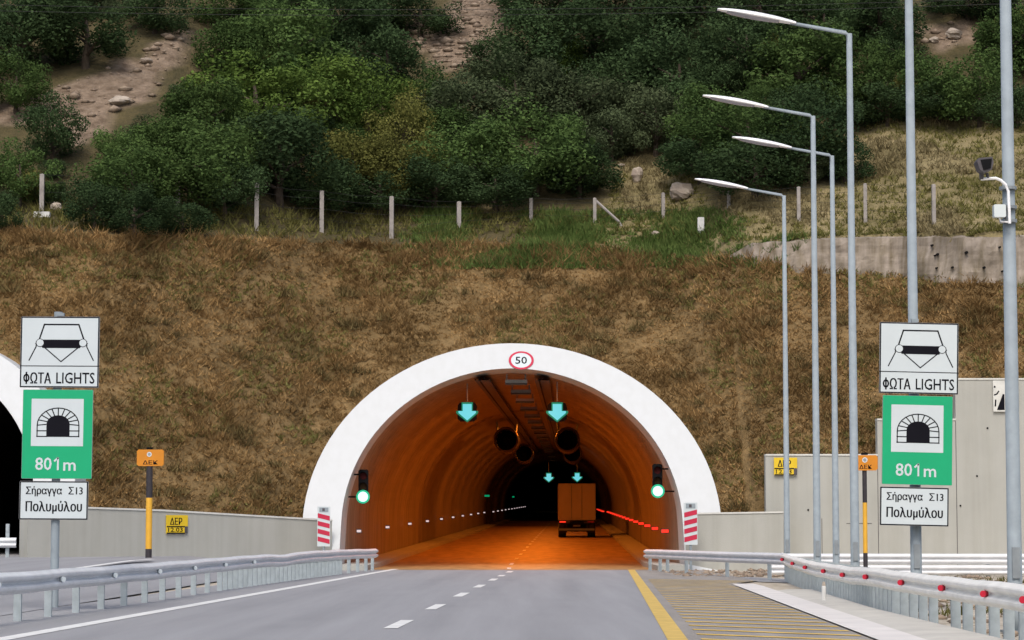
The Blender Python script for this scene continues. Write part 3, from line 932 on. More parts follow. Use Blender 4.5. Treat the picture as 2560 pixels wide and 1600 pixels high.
def hazard_panel(px0, px1, py0, py1, Y, sgn, label):
    c = at((px0 + px1) / 2, py1, Y)
    wd = (px1 - px0) / F * Y; h = (py1 - py0) / F * Y
    o = thing('hazard_marker', label, 'hazard marker', (c.x, Y, 0), 0, 'striped markers at the tunnel mouth')
    z0 = c.z
    g = MB(); g.box((0, 0.02, z0 + h / 2), (wd, 0.03, h), 'sign_white', bev=0.015)
    top = z0 + h
    for k in range(4):
        zt = top - h * 0.24 - k * h * 0.195
        a, b = h * 0.115, h * 0.075
        L_, R_ = -wd / 2 + 0.015, wd / 2 - 0.015
        g.add([(L_, -0.002, zt - a + (b if sgn < 0 else 0)), (R_, -0.002, zt - a + (0 if sgn < 0 else b)), (R_, -0.002, zt + (0 if sgn < 0 else b)), (L_, -0.002, zt + (b if sgn < 0 else 0))], [(0, 1, 2, 3)], 'red')
    g.box((0, -0.004, top - h * 0.08), (wd * 0.7, 0.004, h * 0.11), 'galv')
    g.box((-0.01, -0.008, top - h * 0.08), (wd * 0.2, 0.002, h * 0.07), 'dark_grey')
    g.build('striped_panel', o)
    g = MB(); g.tube([(0, 0.07, -0.05), (0, 0.07, z0 + h - 0.05)], 0.045, 'galv', 12); g.build('post', o)
hazard_panel(793, 825, 1267, 1366, 89.2, -1, 'red and white striped marker panel left of the lit tunnel mouth')
hazard_panel(1710, 1744, 1257, 1362, 89.2, 1, 'red and white striped marker panel right of the lit tunnel mouth')

def small_plate(px0, px1, py0, py1, Y, rz, label):
    c = at((px0 + px1) / 2, (py0 + py1) / 2, Y); wd = (px1 - px0) / F * Y; h = (py1 - py0) / F * Y
    o = thing('hydrant_sign', label, 'sign', c, rz, 'yellow plates on the portal walls')
    g = MB(); g.box((0, 0.015, h * 0.2), (wd, 0.03, h * 0.6), 'yellow')
    g.box((-wd * 0.06, 0.014, -h * 0.30), (wd * 0.88, 0.028, h * 0.4), 'yellow')
    g.text('ΔΕΡ', -wd * 0.34, wd * 0.22, -h * 0.02, h * 0.36, -0.004, 'sign_black')
    for zz in (-h * 0.12, -h * 0.47): g.box((-wd * 0.06, -0.004, zz), (wd * 0.84, 0.008, h * 0.06), 'sign_black')
    g.text('12.03', -wd * 0.42, wd * 0.26, -h * 0.41, -h * 0.17, -0.004, 'sign_black')
    g.box((wd * 0.42, 0.01, -h * 0.3), (wd * 0.14, 0.028, h * 0.36), 'dark_grey')
    g.build('plate', o)
small_plate(410, 476, 1288, 1334, 85.9, math.atan2(3.7, 3.85), 'small yellow black lettered plate on the low wall beside the left orange marker post')
small_plate(1935, 1993, 1144, 1188, 90.9, 0, 'small yellow black lettered plate high on the tall retaining wall')

c = at(2514, 990, 90.9)
o = thing('emergency_sign', 'white pictogram sign with black shapes on the tall wall behind the nearest lamp post', 'sign', c)
s_ = 90.9 / F
g = MB(); g.box((0, 0.02, 0), (62 * s_, 0.03, 78 * s_), 'coping')
def pp(L_): return [((x - 2514) * s_, (990 - y) * s_) for x, y in L_]
g.prism(pp([(2492, 1025), (2511, 1025), (2511, 986), (2507, 985)]), -0.004, 0.0, 'sign_black')
g.line(pp([(2486, 987), (2492, 985), (2497, 978)]), 0.045, -0.003, 'sign_black')
g.disc((2487 - 2514) * s_, (990 - 967) * s_, 0.035, -0.003, 'sign_black')
g.line(pp([(2488, 1015), (2489, 1000)]), 0.05, -0.003, 'sign_black')
g.prism(pp([(2520, 1022), (2540, 1022), (2540, 1000), (2526, 1004)]), -0.004, 0.0, 'sign_black')
g.build('sign_face', o)

# ------------------------------------------------------------------ tunnel information signs
def info_sign(px, base, Y, leftpx, lean, label, own_post):
    """stack of three panels; the coordinates inside are photo pixels of the right-hand sign, origin at its post"""
    k = Y / F
    x0 = at(px, 1335, Y).x
    o = thing('tunnel_sign', label, 'road sign', (x0, Y, base), lean, 'tunnel signs beside the road')
    O = at(px, 1335, Y).z - base + (0.10 if own_post else 0.0)
    def q(x, y): return ((x - 2285) * k, O + (1335 - y) * k)
    tilt = Matrix.Rotation(R(1.3), 4, 'Y') if not own_post else Matrix.Rotation(R(0.3), 4, 'Y')
    piv = Matrix.Translation((0, 0, O)) @ tilt @ Matrix.Translation((0, 0, -O))
    def panel(name, x0_, x1_, y0_, y1_, m, border=None):
        g = MB()
        (a, b), (c, d) = q(x0_, y1_), q(x1_, y0_)
        g.box(((a + c) / 2, -0.10, (b + d) / 2), (c - a, 0.03, d - b), 'sign_back', piv, bev=0.012)
        g.add([(a + 0.004, -0.1165, b + 0.004), (c - 0.004, -0.1165, b + 0.004), (c - 0.004, -0.1165, d - 0.004), (a + 0.004, -0.1165, d - 0.004)], [(0, 1, 2, 3)], border or m, piv)
        if border:
            e = 0.024
            g.add([(a + e, -0.1175, b + e), (c - e, -0.1175, b + e), (c - e, -0.1175, d - e), (a + e, -0.1175, d - e)], [(0, 1, 2, 3)], m, piv)
        return g
    yy = -0.1195
    K = 'sign_black'
    g = panel('lights', 2192, 2389, 808, 986, 'sign_white', K)
    g.line([q(2192, 932), q(2389, 932)], 0.014, yy, K, piv)
    roof = [(2238, 868), (2251, 828), (2337, 828), (2351, 868)]
    g.line([q(*p_) for p_ in roof], 0.024, yy, K, piv)
    g.prism([q(2247, 887), q(2341, 887), q(2352, 866), q(2237, 866)], yy - 0.001, yy, K, piv)
    for a_, s2 in ((2241, -1), (2348, 1)):
        g.disc(*q(a_, 874), 10.5 * k, yy - 0.002, K, 18, None, piv)
        g.disc(*q(a_, 874), 9.0 * k, yy - 0.003, 'sign_white', 18, None, piv)
        g.line([q(a_ - s2 * -9, 870), q(a_ + s2 * 10, 884), q(a_ + s2 * 27, 918)], 0.018, yy, K, piv)
        g.line([q(a_ - s2 * 7, 882), q(2294, 921)], 0.018, yy, K, piv)
    g.line([q(2238, 868), q(2230, 876)], 0.02, yy, K, piv); g.line([q(2351, 868), q(2359, 876)], 0.02, yy, K, piv)
    g.line([q(2208.5 + 6.0 * math.cos(2 * math.pi * t / 16), 962 + 8.5 * math.sin(2 * math.pi * t / 16)) for t in range(17)], 0.024, yy, K, piv)
    g.line([q(2208.5, 948), q(2208.5, 976)], 0.026, yy, K, piv)
    g.text('ΩΤΑ', *[q(2218, 0)[0], q(2269, 0)[0]], q(0, 976)[1], q(0, 948)[1], yy, K, piv)
    g.text('LIGHTS', *[q(2283, 0)[0], q(2379, 0)[0]], q(0, 976)[1], q(0, 948)[1], yy, K, piv)
    g.build('lights_panel', o)
    g = panel('tunnel', 2201, 2376, 991, 1213, 'sign_green')
    (a, b), (c, d) = q(2223, 1132), q(2353, 1014)
    g.add([(a, yy + 0.001, b), (c, yy + 0.001, b), (c, yy + 0.001, d), (a, yy + 0.001, d)], [(0, 1, 2, 3)], 'sign_white', piv)
    cx_, cy_ = 2290, 1082
    arch = [(cx_ - 29, 1109)] + [(cx_ - 29 * math.cos(math.pi * t / 12), cy_ - 5 - 22 * math.sin(math.pi * t / 12)) for t in range(13)] + [(cx_ + 29, 1109)]
    g.prism([q(*p_) for p_ in arch][::-1], yy - 0.001, yy, K, piv)
    oa = [(cx_ - 52, 1109)] + [(cx_ - 52 * math.cos(math.pi * t / 14), cy_ - 2 - 43 * math.sin(math.pi * t / 14)) for t in range(15)] + [(cx_ + 52, 1109)]
    g.line([q(*p_) for p_ in oa], 0.018, yy, K, piv)
    for t in range(0, 11):
        th = math.pi * t / 10
        g.line([q(cx_ - 30 * math.cos(th), cy_ - 4 - 23 * math.sin(th)), q(cx_ - 52 * math.cos(th), cy_ - 2 - 43 * math.sin(th))], 0.018, yy, K, piv)
    for y_ in (1094, 1108):
        g.line([q(cx_ - 53, y_), q(cx_ - 28, y_)], 0.018, yy, K, piv); g.line([q(cx_ + 28, y_), q(cx_ + 53, y_)], 0.018, yy, K, piv)
    g.text('80', q(2235, 0)[0], q(2276, 0)[0], q(0, 1192)[1], q(0, 1160)[1], yy, 'sign_white', piv)
    g.line([q(2283, 1169), q(2291.5, 1161.5), q(2291.5, 1190.5)], 0.030, yy, 'sign_white', piv)
    g.text('m', q(2305, 0)[0], q(2336, 0)[0], q(0, 1193)[1], q(0, 1172)[1], yy, 'sign_white', piv)
    g.build('tunnel_panel', o)
    g = panel('name', 2197, 2368, 1219, 1315, 'sign_white', K)
    g.text('Σήραγγα', q(2213, 0)[0], q(2302, 0)[0], q(0, 1257)[1], q(0, 1232)[1], yy, K, piv)
    g.text('Σ13', q(2319, 0)[0], q(2354, 0)[0], q(0, 1252)[1], q(0, 1233)[1], yy, K, piv)
    g.text('Πολυμύλου', q(2213, 0)[0], q(2352, 0)[0], q(0, 1300)[1], q(0, 1268)[1], yy, K, piv)
    g.build('name_panel', o)
    g = MB()
    for y_ in (830, 960, 1010, 1190, 1235, 1300):
        z = q(0, y_)[1]
        g.box((0, -0.075, z), (0.9, 0.02, 0.05), 'galv', piv)
        g.box((0, 0.0, z), (0.19, 0.19, 0.045), 'galv')
    z = q(0, 804)[1]
    g.box((0.05, -0.06, z + 0.01), (0.12, 0.08, 0.05), 'galv')
    g.build('clamp', o)
    if own_post:
        g = MB(); g.tube([(0, 0, -0.1), (0, 0, q(0, 795)[1])], 0.07, 'galv', 16); g.build('post', o)
    return o
info_sign(138, 0.15, 42.2, 37, 0.0, 'white and green tunnel sign stack on its own post, by the left edge', True)
info_sign(2285, 0.0, 42.8, 2192, 0.0, 'white and green tunnel sign stack clamped to a lamp post, right of the road', False)

# orange topped marker posts
def marker_post(px, Y, zb, box, ys, wd, label):
    c = at(px, 1335, Y); k = Y / F
    o = thing('marker_post', label, 'marker post', (c.x, Y, zb), 0, 'orange topped marker posts')
    z = lambda y: CAMZ + (1335 - y) * k - zb
    for a, b, m in ((ys[0], ys[1], 'dark_pole'), (ys[1], ys[2], 'orange_pole'), (ys[2], None, 'dark_pole')):
        g = MB(); g.tube([(0, 0, z(b) if b else -0.05), (0, 0, z(a))], wd, m, 14); g.build('pole_section', o)
    x0_, x1_, y0_, y1_ = box
    g = MB(); g.box((((x0_ + x1_) / 2 - px) * k, -0.02, (z(y0_) + z(y1_)) / 2), ((x1_ - x0_) * k, 0.16, (y1_ - y0_) * k), 'orange', bev=0.05)
    g.ringdisc(0, z(y0_ + 12), 0.045, 0.075, -0.104, 'sign_white'); g.disc(0, z(y0_ + 12), 0.04, -0.104, 'galv')
    a = (x0_ + 15 - px) * k; b = (x1_ - 15 - px) * k
    g.text('ΔΕΚ', a, b, z(y1_ - 4), z(y1_ - 14), -0.104, 'sign_black')
    g.build('marker_head', o)
    g = MB(); g.box((0, -0.02, z(y0_) + 0.04), (0.18, 0.12, 0.06), 'black'); g.build('cap', o)
marker_post(2163, 73.0, 0.0, (2134, 2195, 1139, 1177), (1177, 1257, 1382), 0.065, 'orange headed black and yellow post in front of the tall retaining wall')
marker_post(372, 80.0, 0.42, (341, 408, 1125, 1166), (1166, 1245, 1372), 0.10, 'orange headed black and yellow post in front of the low left wall')

# ------------------------------------------------------------------ street lamps
def lamp(px, pyb, Y, H, top, label, head=True):
    """top: photo (px, py) of the corner; tip of the luminaire follows to the left"""
    bx = (px - 1280) / F * Y
    o = thing('street_lamp', label, 'street lamp', (bx, Y, -0.02), 0, 'lamp posts along the right verge')
    g = MB()
    g.tube([(0, 0, 0), (0, 0, 0.35), (0, 0, 0.36), (0, 0, H)], [0.105, 0.105, 0.098, 0.062], 'galv', 16)
    g.build('pole', o, True)
    g = MB(); g.box((0, 0, 0.02), (0.36, 0.36, 0.03), 'galv_dark'); g.build('base_plate', o)
    g = MB(); g.box((0, -0.10, 0.9), (0.10, 0.03, 0.4), 'galv_dark'); g.build('access_door', o)
    g = MB()
    L1, L2 = -1.28, -2.86
    sl = 0.185
    g.tube([(0.0, 0, H - 0.25), (-0.015, 0, H - 0.04), (-0.08, 0, H + 0.02), (L1, 0, H - L1 * sl)], [0.062, 0.055, 0.045, 0.036], 'galv', 10)
    g.build('arm', o, True)
    g = MB()                                           # slim canopy, pale above, glass below
    n = 14; st = 12
    vs, fs = [], []
    for i in range(st + 1):
        t = i / st
        x = L1 + 0.12 + (L2 - L1 - 0.12) * t
        wq = 0.17 * math.sin(math.pi * (0.10 + 0.82 * t)) ** 0.6
        hq = 0.105 * math.sin(math.pi * (0.10 + 0.85 * t)) ** 0.6
        zc2 = H - x * sl
        for k in range(n):
            a = 2 * math.pi * k / n
            z = math.sin(a) * hq
            if z < 0: z *= 0.25
            vs.append((x, math.cos(a) * wq, zc2 + z))
    for i in range(st):
        for k in range(n): fs.append((i * n + k, i * n + (k + 1) % n, (i + 1) * n + (k + 1) % n, (i + 1) * n + k))
    fs += [list(range(n)), [st * n + k for k in range(n)][::-1]]
    g.add(vs, fs, 'lamp_body'); hd = g.build('luminaire', o, True)
    g = MB()
    vs, fs = [], []
    for i in range(9):
        t = i / 8; x = L1 - 0.25 + (L2 - L1 + 0.45) * t
        wq = 0.12; zc2 = H - x * sl - 0.018
        b_ = 0.055 * math.sin(math.pi * (0.06 + 0.88 * t)) ** 0.5
        for k in range(7):
            a = math.pi * k / 6
            vs.append((x, math.cos(a) * wq, zc2 - math.sin(a) * b_))
    for i in range(8):
        for k in range(6): fs.append((i * 7 + k, i * 7 + k + 1, (i + 1) * 7 + k + 1, (i + 1) * 7 + k))
    g.add(vs, fs, 'lamp_glass'); g.build('lamp_cover', hd, True)
    return o
H = 12.1
lamp(1965, 0, 81.6, H, None, 'grey lamp post farthest from the viewer, with the lowest lamp head')
lamp(2040, 0, 65.9, H, None, 'grey lamp post whose head is the second highest, second from the left at its foot')
lamp(2087, 0, 72.9, H, None, 'grey lamp post whose head is the third highest, between two others at its foot')
lamp(2134, 0, 54.9, H, None, 'grey lamp post with the highest lamp head in view')
lamp(2286, 0, 43.0, H, None, 'grey lamp post that carries the tunnel sign, its head out of view')
fl = lamp(2531, 0, 33.2, H, None, 'thickest grey lamp post by the right edge, carrying a detector and a white box')

def on_pole(px, py): 
    p = at(px, py, 33.0); return p
p = on_pole(2520, 480)
o = thing('traffic_detector', 'dark grey detector head on a bent arm fixed to the nearest lamp post', 'detector', p)
k = 33.0 / F
def dq(x, y): return ((x - 2520) * k, 0, (480 - y) * k)
g = MB()
g.prism([(dq(x, y)[0], dq(x, y)[2]) for x, y in ((2436, 407), (2441, 399), (2475, 396), (2478, 410), (2473, 428), (2454, 436), (2443, 428))][::-1], -0.2, 0.04, 'dark_grey')
g.prism([(dq(x, y)[0], dq(x, y)[2]) for x, y in ((2445, 404), (2473, 401), (2470, 425), (2452, 430))][::-1], -0.215, -0.20, 'black')
g.build('detector_head', o)
g = MB()
g.tube([dq(2452, 447), dq(2490, 445), dq(2502, 450), dq(2515, 462), dq(2521, 478), dq(2523, 560)], 0.02, 'lamp_body', 8)
g.tube([dq(2454, 432), dq(2454, 448)], 0.03, 'dark_grey', 8); g.tube([dq(2468, 432), dq(2470, 446)], 0.02, 'dark_grey', 8)
g.build('arm', o)
for y in (466, 515, 550):
    g = MB(); g.tube([(dq(2526, y)[0], 0.17, dq(2526, y)[2] - 0.02), (dq(2526, y)[0], 0.17, dq(2526, y)[2] + 0.02)], 0.115, 'galv_dark', 14)
    g.build('band', o)
p = on_pole(2498, 528)
o = thing('junction_box', 'small pale box strapped to the left of the nearest lamp post', 'junction box', p)
g = MB(); g.box((0, 0, 0), (30 * k, 0.12, 32 * k), 'box_white', bev=0.012); g.build('box_body', o)
g = MB(); g.box((17 * k, 0.06, 0), (5 * k, 0.06, 34 * k), 'dark_grey'); g.tube([(0.0, 0, -16 * k), (0.02, 0, -26 * k), (0.12, 0.03, -27 * k)], 0.012, 'lamp_body', 6); g.build('bracket', o)

# ------------------------------------------------------------------ guard rails
WP = [(0.0, 0.312), (0.012, 0.300), (0.070, 0.262), (0.080, 0.245), (0.080, 0.215), (0.066, 0.196), (0.010, 0.168), (0.004, 0.156), (0.010, 0.144),
      (0.066, 0.116), (0.080, 0.097), (0.080, 0.067), (0.070, 0.050), (0.012, 0.012), (0.0, 0.0)]
def rail(name, label, path, side, m, posts, refl=None, refl_m=None, cat='guard rail', beams=1, base=lambda x, y: 0.0, postm='post_steel', postw=0.11):
    """path: (x, Y, z of the beam's lower edge); side +1: the waves face +x side of travel, -1 the other"""
    P = [Vector(p_) for p_ in path]
    o0 = Vector((P[0].x, P[0].y, 0))
    t = thing(name, label, cat, o0)
    nrmls = []
    for i in range(len(P)):
        d = P[min(i + 1, len(P) - 1)] - P[max(i - 1, 0)]; d.z = 0; d.normalize()
        nrmls.append(Vector((d.y, -d.x, 0)) * side)
    for bmi in range(beams):
        g = MB()
        loop = WP + [(u - 0.010, z) for u, z in WP[::-1]]
        n = len(loop); vs, fs = [], []
        for p_, nn in zip(P, nrmls):
            for u, z in loop: vs.append(p_ + nn * u + Vector((0, 0, z - bmi * 0.33)) - o0)
        for i in range(len(P) - 1):
            for k_ in range(n): fs.append((i * n + k_, i * n + (k_ + 1) % n, (i + 1) * n + (k_ + 1) % n, (i + 1) * n + k_))
        fs += [list(range(n)), [(len(P) - 1) * n + k_ for k_ in range(n)]]
        g.add(vs, fs, m); g.build('beam', t)
    def along(Y):
        for a, b in zip(P[:-1], P[1:]):
            lo, hi = min(a.y, b.y), max(a.y, b.y)
            if lo <= Y <= hi and hi - lo > 1e-6: return a.lerp(b, (Y - a.y) / (b.y - a.y))
        return P[-1]
    def alongx(X):
        for a, b in zip(P[:-1], P[1:]):
            lo, hi = min(a.x, b.x), max(a.x, b.x)
            if lo <= X <= hi and hi - lo > 1e-6: return a.lerp(b, (X - a.x) / (b.x - a.x))
        return P[-1]
    proto = None
    for q in posts:
        p_ = along(q) if cat != 'cross' and not isinstance(q, tuple) else alongx(q[0])
        i = min(range(len(P)), key=lambda j: (P[j] - p_).length); nn = nrmls[i]
        h = p_.z + 0.30
        loc = p_ - nn * 0.09 - o0; loc.z = base(p_.x, p_.y)
        if proto is None:
            g = MB()
            wq = postw / 2
            g.box((0, 0, h / 2 - 0.1), (postw, 0.012, h + 0.2), postm)
            for sx in (-1, 1): g.box((sx * (wq - 0.006), 0.035, h / 2 - 0.1), (0.012, 0.058, h + 0.2), postm)
            g.box((0.0, 0.03, h - 0.15), (postw * 0.8, 0.10, 0.2), postm)
            proto = g.build('rail_post', t); proto.location = loc
        else:
            dup(proto, t, loc)
    if refl:
        proto = None
        for Y in refl:
            p_ = along(Y); i = min(range(len(P)), key=lambda j: (P[j] - p_).length); nn = nrmls[i]
            loc = p_ + nn * 0.075 + Vector((0, 0, 0.156)) - o0
            if proto is None:
                g = MB(); r_ = 0.041
                n = 14
                # upright disc facing the traffic and the road
                e1 = Vector((0, 0, 1)); f_ = (Vector((0, -1, 0)) * 0.75 + nn * 0.65).normalized(); e2 = f_.cross(e1)
                vs = [f_ * 0.05 + (e1 * math.cos(2 * math.pi * k_ / n) + e2 * math.sin(2 * math.pi * k_ / n)) * r_ for k_ in range(n)]
                vs += [f_ * -0.02 + (e1 * math.cos(2 * math.pi * k_ / n) + e2 * math.sin(2 * math.pi * k_ / n)) * r_ for k_ in range(n)]
                g.add(vs, [list(range(n))] + [(k_, (k_ + 1) % n, n + (k_ + 1) % n, n + k_) for k_ in range(n)], refl_m)
                proto = g.build('reflector', t); proto.location = loc
            else: dup(proto, t, loc)
    return t
# left rail, its wave facing the road (+x)
pl = []
for i in range(60):
    Y = 26 + (88.5 - 26) * i / 59
    x = lerp(Y, [(26, -7.35), (37, -7.02), (47, -6.62), (56, -6.40), (64, -6.08), (72, -5.72), (80, -5.25), (88.5, -4.68)])
    z = lerp(Y, [(26, 0.395), (50, 0.41), (63, 0.44), (67, 0.405), (71, 0.46), (80, 0.46), (88.5, 0.43)]) + 0.006 * math.sin(Y * 1.3)
    pl.append((x, Y, z))
posts = [27 + 2.0 * k_ for k_ in range(15)] + [56.8 + 0.8 * k_ for k_ in range(30)] + [82, 84.2, 86.4, 88.2]
rail('guard_rail', 'long grey steel guard rail along the left of the road, white reflectors in its wave', pl, 1, 'rail', posts, [31, 35, 39.2, 43.3, 47.6, 52, 56.5, 61], 'sign_white')
# right rail with red reflectors, wave facing the road (-x)
pr = []
for i in range(50):
    Y = 24 + (70 - 24) * i / 49
    x = lerp(Y, [(24, 5.70), (32, 5.82), (42, 5.97), (55, 6.50), (63, 6.93), (70, 7.35)])
    z = lerp(Y, [(24, 0.375), (38, 0.365), (43, 0.385), (46, 0.345), (56, 0.345), (66, 0.40), (70, 0.44)]) + 0.006 * math.sin(Y * 1.7)
    pr.append((x, Y, z))
posts = [24.5 + 1.0 * k_ for k_ in range(17)] + [41 + 0.55 * k_ for k_ in range(52)]
posts = [q for q in posts if not (35.2 < q < 36.3)]
rail('guard_rail', 'pale steel guard rail with a row of red reflectors, right of the hatched shoulder', pr, -1, 'rail_pale', posts, [25.6, 28.6, 31.2, 34.6, 38.6, 43.2, 47.6, 52.0, 57.5, 62.6, 68.0], 'red_reflector', base=lambda x, y: 0.0, postw=0.125)
# rail from the tunnel mouth to the right rail
pc = [(4.62, 88.8, 0.41), (4.9, 86, 0.42), (5.5, 81, 0.42), (6.3, 75, 0.42), (7.0, 70.5, 0.43), (7.25, 68.6, 0.43)]
rail('guard_rail', 'grey steel guard rail from the right of the tunnel mouth to the red reflector rail', pc, 1, 'rail', [88.4, 86.2, 84.8, 81.5, 75.5, 70.6])
# rail in front of the tall wall
pb = [(7.7, 77.5, 0.35), (9, 77.2, 0.35), (12, 76.8, 0.35), (16, 76.5, 0.35), (24, 76.2, 0.35)]
rail('guard_rail', 'double steel guard rail running across in front of the tall retaining wall', pb, 1, 'rail', [(x_,) for x_ in (8.2, 10.2, 12.2, 14.2, 16.2, 18.2, 20.2)], beams=2)
# far piece in the other tunnel mouth
pf = [(-24, 81.2, 0.82), (-19, 81.3, 0.82), (-15.7, 81.4, 0.82)]
rail('guard_rail', 'short grey guard rail across the foot of the dark left tunnel mouth', pf, 1, 'rail', [(x_,) for x_ in (-21.5, -19.5, -17.5, -16.0)], base=lambda x, y: 0.45)

# small white delineator among the right rail posts
p = at(2067, 1497, 45.5)
o = thing('delineator', 'small white plastic delineator standing before the right rail posts', 'delineator', (p.x - 0.05, 45.5, 0.08))
g = MB(); g.tube([(0, 0, 0), (0, 0, 0.24), (0, 0, 0.26)], [0.04, 0.04, 0.025], 'fence_white', 12); g.build('body', o)
g = MB(); g.tube([(0, 0, 0.26), (0, 0, 0.33)], [0.035, 0.022], 'rock', 10); g.build('cap', o)

# ------------------------------------------------------------------ fence along the crest
FP = [(104, 434, 540, 0), (444, 442, 545, 0), (641, 457, 577, 0), (804, 476, 582, 0), (979, 490, 596, 0), (1147, 503, 580, 0), (1328, 494, 557, 0), (1487, 494, 560, 1),
      (1658, 481, 548, 0), (1822, 478, 514, 0), (1997, 466, 558, 0), (2164, 458, 558, 0), (2335, 460, 563, 0)]
POSTPX = [f[0] for f in FP]
tops = []
for i, (px, pt, pb_, br) in enumerate(FP):
    b = hit(px, pb_)
    top = at(px, pt, b.y)
    lab = f'grey concrete fence post, {ORD[i]} from the left along the crest'
    if i == 0: lab = 'grey concrete fence post with a pale footing, leftmost on the crest'
    if br: lab = 'grey concrete fence post with a slanting brace on the crest'
    o = thing('fence_post', lab, 'fence post', b, random.uniform(-0.2, 0.2), 'concrete posts of the crest fence')
    h = top.z - b.z
    g = MB()
    wq = 0.085 if px < 1300 else 0.07
    g.add([(-wq, -wq, -0.4), (wq, -wq, -0.4), (wq, wq, -0.4), (-wq, wq, -0.4), (-wq, -wq, h - 0.03), (wq, -wq, h - 0.03), (wq, wq, h - 0.03), (-wq, wq, h - 0.03), (0, 0, h)],
          [(0, 1, 5, 4), (1, 2, 6, 5), (2, 3, 7, 6), (3, 0, 4, 7), (4, 5, 8), (5, 6, 8), (6, 7, 8), (7, 4, 8)], 'fence')
    g.build('shaft', o)
    if br:
        g = MB(); g.tube([(0.02, 0, h - 0.1), (1.02, -0.2, h - 1.05), (1.15, -0.25, h - 1.3)], 0.06, 'fence', 6); g.build('brace', o)
    if i == 0:
        g = MB(); g.box((0.05, -0.1, -0.02), (0.62, 0.5, 0.22), 'fence_white'); g.build('footing', o)
    tops.append((b, h))
g = MB()
for (a, ha), (b, hb) in zip(tops[:-1], tops[1:]):
    for fr in (0.08, 0.3, 0.55, 0.8, 0.97):
        pa = a + Vector((0, -0.05, ha * fr)); pb2 = b + Vector((0, -0.05, hb * fr))
        mid = (pa + pb2) / 2 - Vector((0, 0, 0.06))
        g.tube([pa, mid, pb2], 0.005, 'wire', 4, False)
tag(g.build('wire_fence'), 'thin sagging wires strung between the crest fence posts', 'fence')
b = hit(1752, 584)
o = thing('marker_stone', 'short thick pale concrete block standing below the fence line', 'marker stone', b)
g = MB(); g.box((0, 0, 0.28), (0.27, 0.25, 0.75), 'fence_white', bev=0.03); g.build('block', o)

# overhead cables high across the view
for ya, yb, lab in ((20, 2, 'thin dark overhead cable across the hillside, upper of two'), (36, 14, 'thin dark overhead cable across the hillside, lower of two')):
    a, b = at(-900, ya + 6, 96.0), at(3500, yb - 8, 96.0)
    pts = [a.lerp(b, t / 24) - Vector((0, 0, 0.9 * (1 - (2 * t / 24 - 1) ** 2) - 0.7)) for t in range(25)]
    g = MB(); g.tube(pts, 0.008, 'wire', 5); tag(g.build('overhead_cable'), lab, 'cable')

# ------------------------------------------------------------------ boulders and scree
def boulder(px, py, rx_, rz_, label, m='rock'):
    b = hit(px, py + rz_); s2 = b.y / F
    g = MB()
    n, k2 = 12, 8
    vs, fs = [], []
    sd_ = random.uniform(0, 50)
    for j in range(k2 + 1):
        for i in range(n):
            th, ph = 2 * math.pi * i / n, math.pi * j / k2
            d = Vector((math.sin(ph) * math.cos(th), math.sin(ph) * math.sin(th), math.cos(ph)))
            r = 1 + 0.35 * noise.noise(d * 1.3 + Vector((sd_, 0, 0))) + 0.12 * noise.noise(d * 3.5 + Vector((sd_, 5, 0)))
            vs.append((d.x * r * rx_ * s2, d.y * r * rx_ * s2 * 0.8, d.z * r * rz_ * s2 + rz_ * s2 * 0.85))
    for j in range(k2):
        for i in range(n): fs.append((j * n + i, (j + 1) * n + i, (j + 1) * n + (i + 1) % n, j * n + (i + 1) % n))
    g.add(vs, fs, m)
    o = g.build('boulder'); o.location = b
    tag(o, label, 'boulder', 'boulders on the hillside')
boulder(1705, 478, 32, 24, 'large pale flat sided boulder behind the lowest street lamp head')
boulder(1592, 435, 15, 21, 'pale upright boulder at the bare gap in the trees')
boulder(1553, 415, 9, 4, 'small bright stone left of the upright boulder')
boulder(140, 520, 14, 12, 'pale stone beside the footing of the leftmost fence post')
boulder(1640, 592, 12, 6, 'small white stone lying in the green grass')
boulder(2385, 85, 22, 14, 'pale pair-topped boulder high among the trees at right')
boulder(2335, 102, 14, 8, 'small pale boulder high among the trees at right')
boulder(300, 255, 26, 12, 'flat pale boulder on the left scree')
boulder(365, 152, 16, 8, 'pale stone at the top of the left scree')

V, Fq = [], []
def add_stone(c, r, sd_):
    o_ = len(V)
    ico = [(0, 0, 1), (0.9, 0, 0.3), (0.2, 0.9, 0.2), (-0.8, 0.4, 0.3), (-0.6, -0.7, 0.2), (0.4, -0.8, 0.25), (0, 0, -0.6)]
    for d in ico:
        d = Vector(d) * r * (1 + 0.5 * random.uniform(-1, 1) * 0.6)
        V.append((c.x + d.x * 1.3, c.y + d.y, c.z + d.z * 0.75))
    for i in range(5):
        a, b_ = 1 + i, 1 + (i + 1) % 5
        Fq.append((o_, o_ + a, o_ + b_)); Fq.append((o_ + 6, o_ + b_, o_ + a))
for P in SCREE:
    xs_, ys_ = [p_[0] for p_ in P], [p_[1] for p_ in P]
    n = 0
    want = int((max(xs_) - min(xs_)) * (max(ys_) - min(ys_)) / [420, 110, 500][SCREE.index(P)])
    while n < want:
        px, py = random.uniform(min(xs_), max(xs_)), random.uniform(min(ys_), max(ys_))
        n += 1
        if not inpoly(px, py, P): continue
        add_stone(hit(px, py), random.choice([0.04, 0.05, 0.06, 0.07, 0.09, 0.12, 0.18, 0.27]) * random.uniform(0.7, 1.3), 0)
stuff(fastmesh('scree_stones', np.array(V), np.array(Fq), M['stone']))
V, Fq = [], []
for _ in range(900):                       # pale stones on the verges
    if random.random() < 0.75:
        Y = random.uniform(28, 88); x = gc(min(Y, 62)) + random.uniform(0.3, 5.5) + max(0, Y - 62) * 0.12
    else:
        Y = random.uniform(76, 90); x = random.uniform(5.0, 9)
    add_stone(Vector((x, Y, -0.03)), random.uniform(0.03, 0.13), 0)
stuff(fastmesh('gravel_stones', np.array(V), np.array(Fq), M['stone']))

